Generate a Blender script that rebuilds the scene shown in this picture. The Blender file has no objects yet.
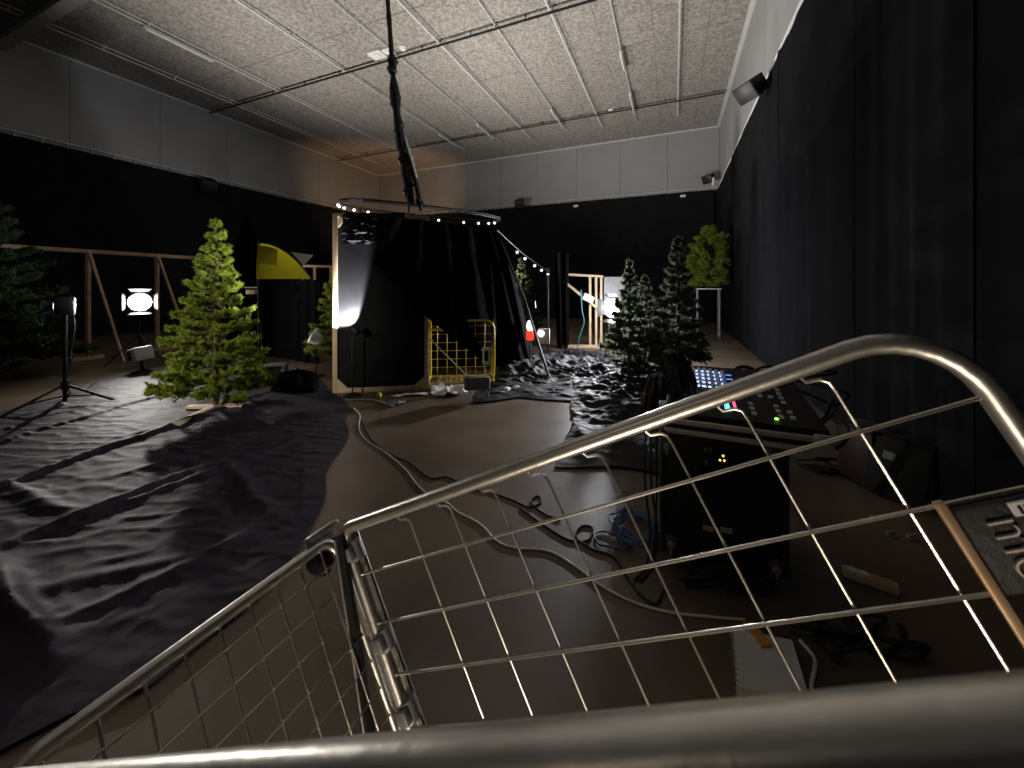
import bpy, bmesh, math, random
import numpy as np
from mathutils import Vector, Matrix, Quaternion, noise

# ---------------------------------------------------------------- camera, world, lights, exposure
S = bpy.context.scene
COL = S.collection
FPX, CX, HY, CAM_H = 379.4, 512.0, 286.5, 1.4
YAW = math.radians(23.08)
FW = Vector((-math.sin(YAW), math.cos(YAW), 0)); RT = Vector((math.cos(YAW), math.sin(YAW), 0)); UP = Vector((0, 0, 1))

cam_d = bpy.data.cameras.new('camera'); cam = bpy.data.objects.new('camera', cam_d); COL.objects.link(cam)
cam_d.sensor_fit = 'HORIZONTAL'; cam_d.sensor_width = 36.0; cam_d.lens = 36.0 * FPX / 1024.0
cam_d.shift_y = -(384.0 - HY) / 1024.0
cam_d.clip_start = 0.01; cam_d.clip_end = 100
cam.location = (0, 0, CAM_H); cam.rotation_euler = (math.pi / 2, 0, YAW)
cam_d.dof.use_dof = True; cam_d.dof.focus_distance = 1.1; cam_d.dof.aperture_fstop = 7.5
S.camera = cam

S.view_settings.view_transform = 'Standard'; S.view_settings.look = 'None'
S.view_settings.gamma = 1.0; S.view_settings.use_curve_mapping = False
S.view_settings.exposure = 0.0
S.cycles.use_denoising = True
S.cycles.max_bounces = 6
S.cycles.sample_clamp_indirect = 4.0

W = bpy.data.worlds.new('world'); S.world = W; W.use_nodes = True
W.node_tree.nodes['Background'].inputs[0].default_value = (0.6, 0.65, 0.8, 1)
W.node_tree.nodes['Background'].inputs[1].default_value = 0.0015

def ray(px, py): return FW + RT * ((px - CX) / FPX) + UP * ((HY - py) / FPX)
def at(px, py, z=0.0):
    r = ray(px, py); t = (z - CAM_H) / r.z
    return Vector((0, 0, CAM_H)) + r * t
def dep(px, py, d): return Vector((0, 0, CAM_H)) + ray(px, py) * d

def light(name, kind, loc, power, col=(1, 1, 1), aim=None, angle=120, blend=0.5, size=0.05):
    l = bpy.data.lights.new(name, kind); l.energy = power; l.color = col
    if kind in ('SPOT', 'POINT'): l.shadow_soft_size = size
    if kind == 'AREA': l.size = size
    if kind == 'SPOT': l.spot_size = math.radians(angle); l.spot_blend = blend
    o = bpy.data.objects.new(name, l); COL.objects.link(o); o.location = loc
    if aim is not None: o.rotation_euler = (Vector(aim) - Vector(loc)).to_track_quat('-Z', 'Y').to_euler()
    return o

LA = dep(140, 302, 6.8)            # left stage lamp
LB = dep(612, 308, 7.0)            # right stage lamp
LA_AIM = Vector((-1.5, 1.0, 1.9)); LB_AIM = Vector((-6.5, -1.0, 0.9))
light('left_lamp_light', 'SPOT', LA + (LA_AIM - LA).normalized() * 0.12, 340, (1.0, 0.95, 0.89), LA_AIM, 122, 1.0, 0.06)
light('right_lamp_light', 'SPOT', LB + (LB_AIM - LB).normalized() * 0.12, 560, (0.93, 0.95, 1.0), LB_AIM, 160, 0.6, 0.06)
light('right_lamp_spill_light', 'POINT', LB - (LB_AIM - LB).normalized() * 0.62 + UP * .1, 190, (0.93, 0.95, 1.0), size=0.06)
light('ceiling_uplight', 'SPOT', (-9.0, 6.0, 1.4), 1500, (1.0, 0.95, 0.89), (-5.5, 7.6, 7.6), 140, 0.9, 0.08)
light('ceiling_uplight_right', 'SPOT', (-4.6, 8.0, 1.2), 1500, (1.0, 0.95, 0.89), (-1.2, 10.0, 7.6), 120, 0.9, 0.08)
light('lamp_behind_tent_light', 'SPOT', (-9.4, 11.6, 0.9), 600, (1.0, 0.62, 0.36), (-14.0, 16.0, 6.6), 75, 0.7, 0.1)
light('lamp_left_of_camera_light', 'SPOT', (-4.2, -2.8, 2.2), 1000, (1.0, 0.94, 0.84), (-5.0, 2.6, 1.2), 32, 0.6, 0.2)
light('floor_lamp_below_camera_light', 'SPOT', RT * -.12 - FW * .38 + UP * .28, 40, (1.0, 0.86, 0.68), RT * .10 + FW * .38 + UP * 1.3, 84, 0.8, 0.22)
light('floor_wash_light', 'SPOT', (-2.6, -3.6, 3.6), 60, (1.0, 0.84, 0.66), (-1.2, 2.2, 0.0), 44, 0.9, 0.4)  # unseen spot high behind the camera, aimed down to brighten the foreground floor

# ---------------------------------------------------------------- materials
def mat(name, col, rough=0.6, metal=0.0, col2=None, nscale=8.0, bump=0.0, bscale=40.0, emit=None, estr=0.0, spec=0.5, detail=6.0, transl=0.0, lo=0.35, hi=0.65, alpha=1.0):
    m = bpy.data.materials.new(name); m.use_nodes = True
    nt = m.node_tree; N = nt.nodes; L = nt.links; b = N['Principled BSDF']
    b.inputs['Base Color'].default_value = (*col, 1); b.inputs['Roughness'].default_value = rough
    b.inputs['Metallic'].default_value = metal; b.inputs['Specular IOR Level'].default_value = spec
    tc = N.new('ShaderNodeTexCoord')
    if col2:
        n = N.new('ShaderNodeTexNoise'); n.inputs['Scale'].default_value = nscale; n.inputs['Detail'].default_value = detail
        r = N.new('ShaderNodeValToRGB'); r.color_ramp.elements[0].color = (*col, 1); r.color_ramp.elements[1].color = (*col2, 1)
        r.color_ramp.elements[0].position = lo; r.color_ramp.elements[1].position = hi
        L.new(tc.outputs['Object'], n.inputs['Vector']); L.new(n.outputs['Fac'], r.inputs['Fac']); L.new(r.outputs['Color'], b.inputs['Base Color'])
    if bump:
        n2 = N.new('ShaderNodeTexNoise'); n2.inputs['Scale'].default_value = bscale; n2.inputs['Detail'].default_value = 5
        bp = N.new('ShaderNodeBump'); bp.inputs['Strength'].default_value = bump; bp.inputs['Distance'].default_value = 0.02
        L.new(tc.outputs['Object'], n2.inputs['Vector']); L.new(n2.outputs['Fac'], bp.inputs['Height']); L.new(bp.outputs['Normal'], b.inputs['Normal'])
    if emit: b.inputs['Emission Color'].default_value = (*emit, 1); b.inputs['Emission Strength'].default_value = estr
    if transl:
        t = N.new('ShaderNodeBsdfTranslucent'); mx = N.new('ShaderNodeMixShader'); mx.inputs[0].default_value = transl
        t.inputs['Color'].default_value = (*(col2 or col), 1)
        L.new(b.outputs[0], mx.inputs[1]); L.new(t.outputs[0], mx.inputs[2]); L.new(mx.outputs[0], N['Material Output'].inputs['Surface'])
    return m

M = {}
M['floor'] = mat('polished_concrete', (0.080, 0.058, 0.038), 0.42, 0, (0.165, 0.122, 0.084), 1.1, 0.03, 25, detail=9, spec=0.3)
M['ceil'] = mat('wood_wool_board', (0.20, 0.182, 0.165), 0.95, 0, (0.44, 0.41, 0.375), 17, 0.9, 30, detail=12, lo=0.32, hi=0.68, spec=0.1)
M['band'] = mat('grey_wall_panel', (0.30, 0.30, 0.30), 0.6, 0, (0.33, 0.33, 0.33), 1.5)
M['blackwall'] = mat('black_wall', (0.008, 0.008, 0.009), 0.95, spec=0.1)
M['drape'] = mat('black_drape_cloth', (0.0105, 0.0105, 0.012), 1.0, 0, (0.014, 0.014, 0.016), 3, 0.1, 90, spec=0.03)
M['cloth'] = mat('black_molton', (0.005, 0.005, 0.0055), 1.0, 0, (0.007, 0.007, 0.0075), 6, 0.15, 120, spec=0.0)
M['plastic'] = mat('black_plastic_sheet', (0.024, 0.021, 0.030), 0.62, 0, (0.034, 0.030, 0.041), 5, 0.15, 16, spec=0.10)
M['heap'] = mat('black_crumpled_cloth', (0.012, 0.012, 0.0145), 0.65, 0, (0.017, 0.017, 0.020), 5, 0.12, 22, spec=0.2)
M['bag'] = mat('shiny_black_bag', (0.01, 0.01, 0.012), 0.25, bump=0.2, bscale=14)
M['galv'] = mat('galvanised_steel', (0.30, 0.30, 0.30), 0.5, 0.5, (0.38, 0.38, 0.37), 30)
M['rail'] = mat('ceiling_rail_metal', (0.62, 0.62, 0.60), 0.5, 0.1, (0.7, 0.7, 0.68), 12)
M['white'] = mat('white_paint', (0.75, 0.74, 0.72), 0.5, 0, (0.8, 0.79, 0.77), 9)
M['chrome'] = mat('zinc_plated_tube', (0.62, 0.59, 0.53), 0.36, 0.92, (0.72, 0.69, 0.63), 35, 0.04, 70)
M['wire'] = mat('zinc_plated_wire', (0.60, 0.56, 0.49), 0.3, 0.9, (0.68, 0.64, 0.57), 50)
M['blk'] = mat('black_plastic', (0.010, 0.010, 0.011), 0.6, 0, (0.014, 0.014, 0.015), 20, spec=0.25)
M['blkm'] = mat('black_metal', (0.018, 0.018, 0.019), 0.45, 0.2, (0.025, 0.025, 0.026), 25, spec=0.35)
M['latch'] = mat('dull_latch_metal', (0.10, 0.10, 0.10), 0.45, 0.6, (0.16, 0.16, 0.155), 60)
M['case'] = mat('black_case_board', (0.006, 0.006, 0.007), 0.6, 0, (0.01, 0.01, 0.011), 30, 0.1, 200)
M['alu'] = mat('aluminium_edge', (0.62, 0.56, 0.49), 0.45, 0.25, (0.7, 0.64, 0.57), 40)
M['wood'] = mat('raw_pine', (0.45, 0.32, 0.19), 0.65, 0, (0.58, 0.44, 0.28), 5, 0.1, 30)
M['bark'] = mat('brown_trunk', (0.07, 0.05, 0.03), 0.85, 0, (0.11, 0.08, 0.05), 22, 0.3, 60)
M['needle'] = mat('green_needles', (0.10, 0.155, 0.020), 0.55, 0, (0.34, 0.40, 0.055), 11, transl=0.35, spec=0.2)
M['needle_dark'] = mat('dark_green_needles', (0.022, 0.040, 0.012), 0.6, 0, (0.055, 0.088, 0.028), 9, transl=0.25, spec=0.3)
M['needle_grey'] = mat('grey_green_needles', (0.05, 0.07, 0.04), 0.5, 0, (0.15, 0.17, 0.11), 9, transl=0.45, spec=0.35)
M['panel'] = mat('dark_vinyl', (0.005, 0.005, 0.0055), 0.85, 0, (0.010, 0.010, 0.011), 4, spec=0.15)
M['yellow'] = mat('yellow_enamel', (0.62, 0.46, 0.02), 0.4, 0, (0.7, 0.53, 0.03), 10)
M['yellowcloth'] = mat('yellow_fabric', (0.26, 0.225, 0.008), 0.8, 0, (0.32, 0.28, 0.012), 6, transl=0.4, spec=0.1)
M['whitecable'] = mat('white_cable', (0.62, 0.59, 0.54), 0.5, 0, (0.68, 0.65, 0.6), 30)
M['blackcable'] = mat('black_cable', (0.008, 0.008, 0.009), 0.7, 0, (0.018, 0.018, 0.018), 30)
M['bluecable'] = mat('blue_cable', (0.05, 0.10, 0.22), 0.45, 0, (0.06, 0.12, 0.26), 30)
M['teal'] = mat('teal_cable', (0.01, 0.16, 0.15), 0.5, 0, (0.012, 0.19, 0.18), 30)
M['paper'] = mat('white_card', (0.62, 0.62, 0.62), 0.6, 0, (0.68, 0.68, 0.68), 12)
M['beige'] = mat('beige_card', (0.55, 0.45, 0.32), 0.7, 0, (0.6, 0.5, 0.36), 60)
M['orange'] = mat('orange_card', (0.62, 0.25, 0.05), 0.6, 0, (0.68, 0.3, 0.07), 15)
M['lens'] = mat('lit_lens', (1, 1, 1), 0.3, emit=(1.0, 0.98, 0.95), estr=60)
M['bulb'] = mat('warm_bulb', (0.9, 0.85, 0.75), 0.2, emit=(1.0, 0.86, 0.66), estr=2.2)
M['red'] = mat('red_lamp', (0.7, 0.03, 0.02), 0.4, emit=(1.0, 0.05, 0.02), estr=1.2)
M['whiteglow'] = mat('white_lamp_glow', (0.9, 0.9, 0.9), 0.4, emit=(1.0, 0.93, 0.85), estr=2.5)
M['ledgreen'] = mat('green_led', (0.1, 0.6, 0.05), 0.4, emit=(0.35, 1.0, 0.1), estr=3)
M['ledamber'] = mat('amber_led', (0.6, 0.3, 0.02), 0.4, emit=(1.0, 0.5, 0.03), estr=3)
M['ledwhite'] = mat('white_led', (0.7, 0.75, 0.9), 0.4, emit=(0.62, 0.75, 1.0), estr=1.6)
M['ledblue'] = mat('blue_led', (0.1, 0.2, 0.6), 0.4, emit=(0.12, 0.32, 1.0), estr=1.1)
M['ledteal'] = mat('teal_led', (0.1, 0.6, 0.6), 0.4, emit=(0.15, 0.95, 0.95), estr=2.2)
M['ledred'] = mat('pink_led', (0.6, 0.05, 0.15), 0.4, emit=(1.0, 0.1, 0.25), estr=1.6)
M['knob'] = mat('pale_knob', (0.55, 0.57, 0.62), 0.35, 0, (0.6, 0.62, 0.66), 30)
M['redcase'] = mat('dark_red_case', (0.022, 0.003, 0.0035), 0.5, 0, (0.03, 0.004, 0.005), 15)
M['label'] = mat('grey_label', (0.33, 0.34, 0.30), 0.6, 0, (0.38, 0.39, 0.35), 40)
M['greyplas'] = mat('grey_plastic', (0.12, 0.12, 0.125), 0.5, 0, (0.15, 0.15, 0.155), 14)
M['brass'] = mat('brown_flat_bar', (0.42, 0.27, 0.15), 0.45, 0.4, (0.48, 0.32, 0.19), 30)
M['ball'] = mat('yellow_green_felt', (0.45, 0.5, 0.03), 0.9, 0, (0.5, 0.56, 0.05), 40)

# ---------------------------------------------------------------- mesh helpers
class MB:
    def __init__(s): s.v = []; s.f = []
    def add(s, vs, fs):
        o = len(s.v); s.v += [tuple(v) for v in vs]; s.f += [tuple(i + o for i in f) for f in fs]; return s
    def box(s, c, size, rot=None, bev=0.0):
        c = Vector(c); hx, hy, hz = size[0] / 2, size[1] / 2, size[2] / 2
        R3 = rot if rot is not None else Matrix.Identity(3)
        if bev <= 0:
            vs = [c + R3 @ Vector((x * hx, y * hy, z * hz)) for x in (-1, 1) for y in (-1, 1) for z in (-1, 1)]
            return s.add(vs, [(0, 1, 3, 2), (4, 6, 7, 5), (0, 4, 5, 1), (2, 3, 7, 6), (0, 2, 6, 4), (1, 5, 7, 3)])
        bm = bmesh.new(); bmesh.ops.create_cube(bm, size=1.0)
        for v in bm.verts: v.co = Vector((v.co.x * size[0], v.co.y * size[1], v.co.z * size[2]))
        bmesh.ops.bevel(bm, geom=bm.edges[:], offset=bev, segments=2, affect='EDGES', profile=0.5)
        bm.verts.ensure_lookup_table()
        vs = [c + R3 @ v.co for v in bm.verts]; fs = [[v.index for v in f.verts] for f in bm.faces]; bm.free()
        return s.add(vs, fs)
    def tube(s, pts, r, seg=8, closed=False, cap=True):
        pts = [Vector(p) for p in pts]; n = len(pts)
        rs = r if isinstance(r, (list, tuple)) else [r] * n
        vs = []; fs = []; prev = None
        for i, p in enumerate(pts):
            if closed: t = pts[(i + 1) % n] - pts[i - 1]
            else: t = pts[min(i + 1, n - 1)] - pts[max(i - 1, 0)]
            if t.length < 1e-9: t = Vector((0, 0, 1))
            t.normalize()
            if prev is None:
                a = Vector((0, 0, 1)) if abs(t.z) < 0.9 else Vector((1, 0, 0))
                u = t.cross(a).normalized()
            else:
                u = prev - t * prev.dot(t)
                if u.length < 1e-6: u = t.orthogonal()
                u.normalize()
            w = t.cross(u); prev = u
            for k in range(seg):
                an = 2 * math.pi * k / seg
                vs.append(p + (u * math.cos(an) + w * math.sin(an)) * rs[i])
        m = n if closed else n - 1
        for i in range(m):
            j = (i + 1) % n
            for k in range(seg):
                k2 = (k + 1) % seg
                fs.append((i * seg + k, i * seg + k2, j * seg + k2, j * seg + k))
        if cap and not closed:
            fs.append(tuple(range(seg - 1, -1, -1))); fs.append(tuple((n - 1) * seg + k for k in range(seg)))
        return s.add(vs, fs)
    def cyl(s, a, b, r1, r2=None, seg=14): return s.tube([a, b], [r1, r1 if r2 is None else r2], seg)
    def lathe(s, c, prof, axis=(0, 0, 1), seg=16):
        c = Vector(c); ax = Vector(axis).normalized(); u = ax.orthogonal().normalized(); w = ax.cross(u)
        vs = []; fs = []
        for (r, h) in prof:
            for k in range(seg):
                an = 2 * math.pi * k / seg; vs.append(c + ax * h + (u * math.cos(an) + w * math.sin(an)) * max(r, 1e-4))
        for i in range(len(prof) - 1):
            for k in range(seg):
                k2 = (k + 1) % seg; fs.append((i * seg + k, i * seg + k2, (i + 1) * seg + k2, (i + 1) * seg + k))
        fs.append(tuple(range(seg - 1, -1, -1))); fs.append(tuple((len(prof) - 1) * seg + k for k in range(seg)))
        return s.add(vs, fs)
    def ball(s, c, r, seg=10, rings=7, squash=1.0):
        prof = [(r * math.sin(math.pi * i / rings), -r * squash * math.cos(math.pi * i / rings)) for i in range(rings + 1)]
        return s.lathe(c, prof, seg=seg)
    def prism(s, poly, d):          # poly: world points of one face, d: thickness vector
        n = len(poly); d = Vector(d); vs = [Vector(p) for p in poly] + [Vector(p) + d for p in poly]
        fs = [tuple(range(n - 1, -1, -1)), tuple(range(n, 2 * n))] + [(i, (i + 1) % n, n + (i + 1) % n, n + i) for i in range(n)]
        return s.add(vs, fs)
    def grid(s, fn, nu, nv, thick=None):
        vs = [fn(i / nu, j / nv) for j in range(nv + 1) for i in range(nu + 1)]
        fs = [(j * (nu + 1) + i, j * (nu + 1) + i + 1, (j + 1) * (nu + 1) + i + 1, (j + 1) * (nu + 1) + i) for j in range(nv) for i in range(nu)]
        if thick is None: return s.add(vs, fs)
        n = len(vs); t = Vector(thick); v2 = vs + [Vector(v) + t for v in vs]
        f2 = fs + [tuple(n + k for k in reversed(f)) for f in fs]
        rim = [i for i in range(nu + 1)] + [j * (nu + 1) + nu for j in range(1, nv + 1)] + [nv * (nu + 1) + i for i in range(nu - 1, -1, -1)] + [j * (nu + 1) for j in range(nv - 1, 0, -1)]
        for a, b in zip(rim, rim[1:] + rim[:1]): f2.append((b, a, n + a, n + b))
        return s.add(v2, f2)
    def build(s, name, m, parent=None, smooth=True, angle=35):
        me = bpy.data.meshes.new(name)
        v = s.v
        o = bpy.data.objects.new(name, me); COL.objects.link(o)
        if parent is not None:
            base = getattr(parent, 'matrix_basis').copy()
            if parent.parent is not None: base = parent.parent.matrix_basis @ base
            inv = base.inverted(); v = [tuple(inv @ Vector(p)) for p in v]; o.parent = parent
        me.from_pydata(v, [], s.f)
        bm = bmesh.new(); bm.from_mesh(me); bmesh.ops.recalc_face_normals(bm, faces=bm.faces[:]); bm.to_mesh(me); bm.free()
        if smooth:
            me.polygons.foreach_set('use_smooth', [True] * len(me.polygons)); me.set_sharp_from_angle(angle=math.radians(angle))
        me.materials.append(M[m]); return o

def tag(o, label=None, cat=None, group=None, kind=None):
    if label: o['label'] = label
    if cat: o['category'] = cat
    if group: o['group'] = group
    if kind: o['kind'] = kind
    return o
def thing(name, loc, label, cat, group=None, rot=None):
    o = bpy.data.objects.new(name, None); COL.objects.link(o); o.location = loc
    if rot is not None: o.rotation_mode = 'QUATERNION'; o.rotation_quaternion = rot.to_quaternion()
    o.matrix_basis = Matrix.Translation(Vector(loc)) @ (rot.to_4x4() if rot is not None else Matrix.Identity(4))
    return tag(o, label, cat, group)
def solo(mb, name, m, label, cat, group=None, smooth=True, base=None, kind=None):   # a thing that is one mesh, origin at its base
    if base is None:
        a = np.array(mb.v); base = Vector(((a[:, 0].min() + a[:, 0].max()) / 2, (a[:, 1].min() + a[:, 1].max()) / 2, a[:, 2].min()))
    base = Vector(base); mb.v = [tuple(Vector(p) - base) for p in mb.v]
    o = mb.build(name, m, None, smooth); o.location = base
    return tag(o, label, cat, group, kind)
def struct(mb, name, m, smooth=False): return tag(mb.build(name, m, None, smooth), kind='structure')
def spline(pts, n=8):
    pts = [Vector(p) for p in pts]; P = [pts[0] * 2 - pts[1]] + pts + [pts[-1] * 2 - pts[-2]]; out = []
    for i in range(1, len(P) - 2):
        for k in range(n):
            t = k / n; a, b, c, d = P[i - 1], P[i], P[i + 1], P[i + 2]
            out.append(0.5 * ((2 * b) + (c - a) * t + (2 * a - 5 * b + 4 * c - d) * t * t + (3 * b - a - 3 * c + d) * t ** 3))
    out.append(pts[-1]); return out
def axes(x=None, z=None):
    """rotation with local z along z and local x near x"""
    z = Vector(z if z is not None else (0, 0, 1)).normalized(); x = Vector(x)
    x = (x - z * x.dot(z)).normalized(); y = z.cross(x)
    return Matrix((x, y, z)).transposed()

# ---------------------------------------------------------------- room shell
XL, XR, YB, YF, ZB, ZC = -14.85, 1.6, 16.33, -5.0, 5.1, 7.5
struct(MB().box(((XL + XR) / 2, (YB + YF) / 2, -0.1), (XR - XL + 0.6, YB - YF + 0.6, 0.2)), 'floor', 'floor')
cm = MB()
ny = 0
tile_y = [YF, 0.4, 3.6, 6.8, 10.0, 13.2, YB]
tx = XL
while tx < XR - 0.01:
    x2 = min(tx + 1.2, XR)
    for a, b in zip(tile_y[:-1], tile_y[1:]):
        cm.box(((tx + x2) / 2, (a + b) / 2, ZC + 0.1), (x2 - tx - 0.006, b - a - 0.012, 0.2))
    tx = x2
cm.box(((XL + XR) / 2, (YB + YF) / 2, ZC + 0.22), (XR - XL + 0.6, YB - YF + 0.6, 0.1))
struct(cm, 'ceiling', 'ceil')
def wall(name, p0, p1, out):
    """upper band of grey panels over a black lower wall, from p0 to p1; out points away from the room"""
    p0 = Vector(p0); p1 = Vector(p1); out = Vector(out); L = (p1 - p0).length; u = (p1 - p0) / L
    R3 = Matrix((u, out, u.cross(out))).transposed()
    up = MB(); n = max(1, round(L / 1.9)); w = L / n
    for i in range(n): up.box(p0 + u * (w * (i + 0.5)) + out * 0.1 + UP * ((ZB + ZC) / 2), (w - 0.010, 0.2, ZC - ZB), R3)
    up.box(p0 + u * L / 2 + out * 0.16 + UP * ((ZB + ZC) / 2), (L, 0.1, ZC - ZB), R3)
    w0 = struct(up, name, 'band')
    lo = MB().box(p0 + u * L / 2 + out * 0.16 + UP * (ZB / 2), (L, 0.2, ZB), R3)
    lo.build('lower_wall', 'blackwall', w0, False)
    return w0
wall('wall_left', (XL, YF, 0), (XL, YB, 0), (-1, 0, 0))
wall('wall_back', (XL, YB, 0), (XR, YB, 0), (0, 1, 0))
wall('wall_right', (XR, YB, 0), (XR, YF, 0), (1, 0, 0))
wall('wall_front', (XR, YF, 0), (XL, YF, 0), (0, -1, 0))
def track(name, p0, p1, off):
    p0 = Vector(p0); p1 = Vector(p1); off = Vector(off); L = (p1 - p0).length; u = (p1 - p0) / L
    m = MB(); R3 = Matrix((u, off.normalized(), UP)).transposed()
    c = (p0 + p1) / 2 + off
    m.box(c + UP * 0.09, (L, 0.05, 0.025), R3); m.box(c - UP * 0.06, (L, 0.03, 0.02), R3)
    for i in range(int(L / 0.45)):
        m.box(p0 + u * (0.2 + i * 0.45) + off * 0.8 + UP * 0.015, (0.014, 0.04, 0.14), R3)
    struct(m, name, 'rail')
track('trim_1', (XL, YF, ZB), (XL, YB, ZB), (0.06, 0, 0))
track('trim_2', (XL + .1, YB, ZB), (XR - .1, YB, ZB), (0, -0.06, 0))
rt = MB().box((XR - 0.03, (YF + YB) / 2, ZB + 0.02), (0.06, YB - YF, 0.14)); struct(rt, 'trim_3', 'white')
for i, (c, sz) in enumerate([((XL + 0.02, (YF + YB) / 2, ZC - 0.02), (0.04, YB - YF, 0.05)), (((XL + XR) / 2, YB - 0.02, ZC - 0.02), (XR - XL, 0.04, 0.05)), ((XR - 0.04, (YF + YB) / 2, ZC - 0.03), (0.10, YB - YF, 0.06))]):
    struct(MB().box(c, sz), 'trim_%d' % (i + 4), 'rail')

# black drapes hung from the tracks
def drape(p0, p1, off, label, group, nfold=5, amp=0.02, z1=ZB - 0.08, seed=0):
    p0 = Vector(p0); p1 = Vector(p1); off = Vector(off)
    def fn(u, v):
        p = p0.lerp(p1, u); n1 = noise.noise(Vector((u * 7 + seed, v * 1.2, seed)))
        e = max(0, 1 - min(u, 1 - u) / 0.03)
        d = amp * (0.6 * math.sin(u * nfold * 6.28 + 2 * n1) + 0.8 * n1) + e * 0.02
        return p + off.normalized() * (off.length + d) + UP * (0.015 + v * z1)
    m = MB().grid(fn, 90, 26, off.normalized() * 0.012)
    return solo(m, 'black_drape', 'drape', label, 'drape', group)
def on_right(px): 
    r = ray(px, 300); t = 1.52 / r.x; return (r * t).y
ys = [YB - 0.06, on_right(733), on_right(781), on_right(858), on_right(985), -1.0, YF + 0.1]
names = ['narrow black drape on the right wall at the back corner', 'second black drape from the back corner on the right wall, behind the small firs', 'third black drape from the back corner on the right wall', 'wide black drape on the right wall above the mixing desk', 'nearest black drape on the right wall at the right picture edge', None]
for i in range(5):
    drape((XR, ys[i] - 0.004, 0), (XR, ys[i + 1] + 0.004, 0), (-0.075 - 0.012 * (i % 2), 0, 0), names[i], 'black wall drapes', 2 + i, 0.012, seed=i * 3.1)
drape((XL, YB - 0.2, 0), (XL, YF + 0.1, 0), (0.14, 0, 0), 'long black drape covering the left wall behind the timber frame', 'black wall drapes', 16, 0.03, seed=20)
drape((XL + 0.2, YB, 0), (XR - 0.2, YB, 0), (0, -0.14, 0), 'long black drape covering the back wall behind the tent and firs', 'black wall drapes', 14, 0.03, seed=31)

# ceiling rails
def rail_x(px, py): return at(px, py, ZC - 0.1).x
rail_px = [(678.4, 60), (624.5, 67), (574, 65), (522, 66), (470, 75), (407, 65), (352, 76), (317, 109), (205, 55), (206, 91), (110, 53)]
rail_xs = sorted({round(rail_x(*p), 2) for p in rail_px}, reverse=True)
ordn = ['first', 'second', 'third', 'fourth', 'fifth', 'sixth', 'seventh', 'eighth', 'ninth', 'tenth', 'eleventh']
for i, x in enumerate(rail_xs):
    big = i % 2 == 0
    m = MB(); w = 0.036 if big else 0.022; dz = 0.10 if big else 0.05
    m.box((x, 4.9, ZC - dz), (w, 19.2, 0.03), None, 0.004)
    for k in range(13): m.box((x, -4.2 + k * 1.5, ZC - dz / 2), (0.016, 0.03, dz))
    solo(m, 'ceiling_rail', 'rail', 'long galvanised ceiling rail, %s from the right wall' % ordn[i], 'rail', 'long parallel ceiling rails', False)
for k, (px, py, px2, py2, lab) in enumerate([(481, 123, 495, 137, 'light fitting on the ceiling rail near the back left corner of the lit ceiling'), (550, 109, 561, 126, 'short light fitting on a ceiling rail above the hoop tent'), (620, 50, 628, 68, 'light fitting on the second rail from the right wall, nearer one'), (629, 93, 635, 112, 'light fitting on the second rail from the right wall, farther one'), (421, 137, 442, 149, 'dim light fitting in the warm back left corner of the ceiling'), (127, 33, 198, 66, 'long light fitting near the steel beam at upper left'), ]):
    a = at(px, py, ZC - 0.12); b = at(px2, py2, ZC - 0.12)
    x = min(rail_xs, key=lambda r: abs(r - (a.x + b.x) / 2)); y0, y1 = sorted((a.y, b.y))
    t = thing('light_fitting', (x, (y0 + y1) / 2, ZC - 0.16), lab, 'light fitting', 'tube light fittings on the ceiling rails')
    MB().box((x, (y0 + y1) / 2, ZC - 0.145), (0.075, y1 - y0, 0.05), None, 0.008).build('housing', 'rail', t)
    for yy in (y0 + .1, y1 - .1): MB().box((x, yy, ZC - .075), (.05, .03, .13)).build('hanger', 'rail', t, False)
    MB().cyl((x, y0 + 0.05, ZC - 0.185), (x, y1 - 0.05, ZC - 0.185), 0.016).build('tube', 'white', t)
for (p, lab) in [((470, 37), 'black cable rail crossing the ceiling rails, nearer one'), ((600, 115), 'black cable rail crossing the ceiling rails, farther one by the back wall')]:
    y = at(p[0], p[1], ZC - 0.15).y
    m = MB().box(((XL + XR) / 2, y, ZC - 0.135), (XR - XL - 0.3, 0.06, 0.022))
    for k in range(12): m.box((XL + 0.6 + k * 1.4, y, ZC - 0.07), (0.02, 0.02, 0.13))
    solo(m, 'cable_rail', 'blkm', lab, 'rail', 'black cable rails across the ceiling', False)
bp = at(6, 43, ZC - 0.4)
m = MB().box((bp.x + 3.2, bp.y, ZC - 0.28), (7.6, 0.05, 0.26)).box((bp.x + 3.2, bp.y, ZC - 0.41), (7.6, 0.22, 0.03)).box((bp.x + 3.2, bp.y, ZC - 0.15), (7.6, 0.22, 0.03))
solo(m, 'steel_beam', 'band', 'grey steel beam under the ceiling at the upper left', 'beam', None, False)
for (px, py, s, lab) in [(377, 55, 0.42, 'square white ceiling box left of the hanging cable'), (388, 51, 0.26, 'small white ceiling box right behind the hanging cable')]:
    p = at(px, py, ZC - 0.06); t = thing('ceiling_box', p, lab, 'ceiling box', 'white boxes on the ceiling')
    MB().box(p + UP * 0.02, (s, s * 0.8, 0.09), None, 0.02).build('housing', 'white', t)
    MB().lathe(p - UP * 0.025, [(s * .3, 0), (s * .28, -0.02), (0.02, -0.03)]).build('sensor', 'white', t)
for (px, py, lab) in [(403, 48, 'round white smoke detector beside the white ceiling boxes'), (611, 111, 'round white smoke detector on the lit ceiling near the back wall')]:
    p = at(px, py, ZC - 0.03)
    solo(MB().lathe(p, [(0.10, 0.03), (0.10, 0.0), (0.06, -0.05), (0.01, -0.06)]), 'smoke_detector', 'white', lab, 'smoke detector', 'ceiling smoke detectors')

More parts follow.
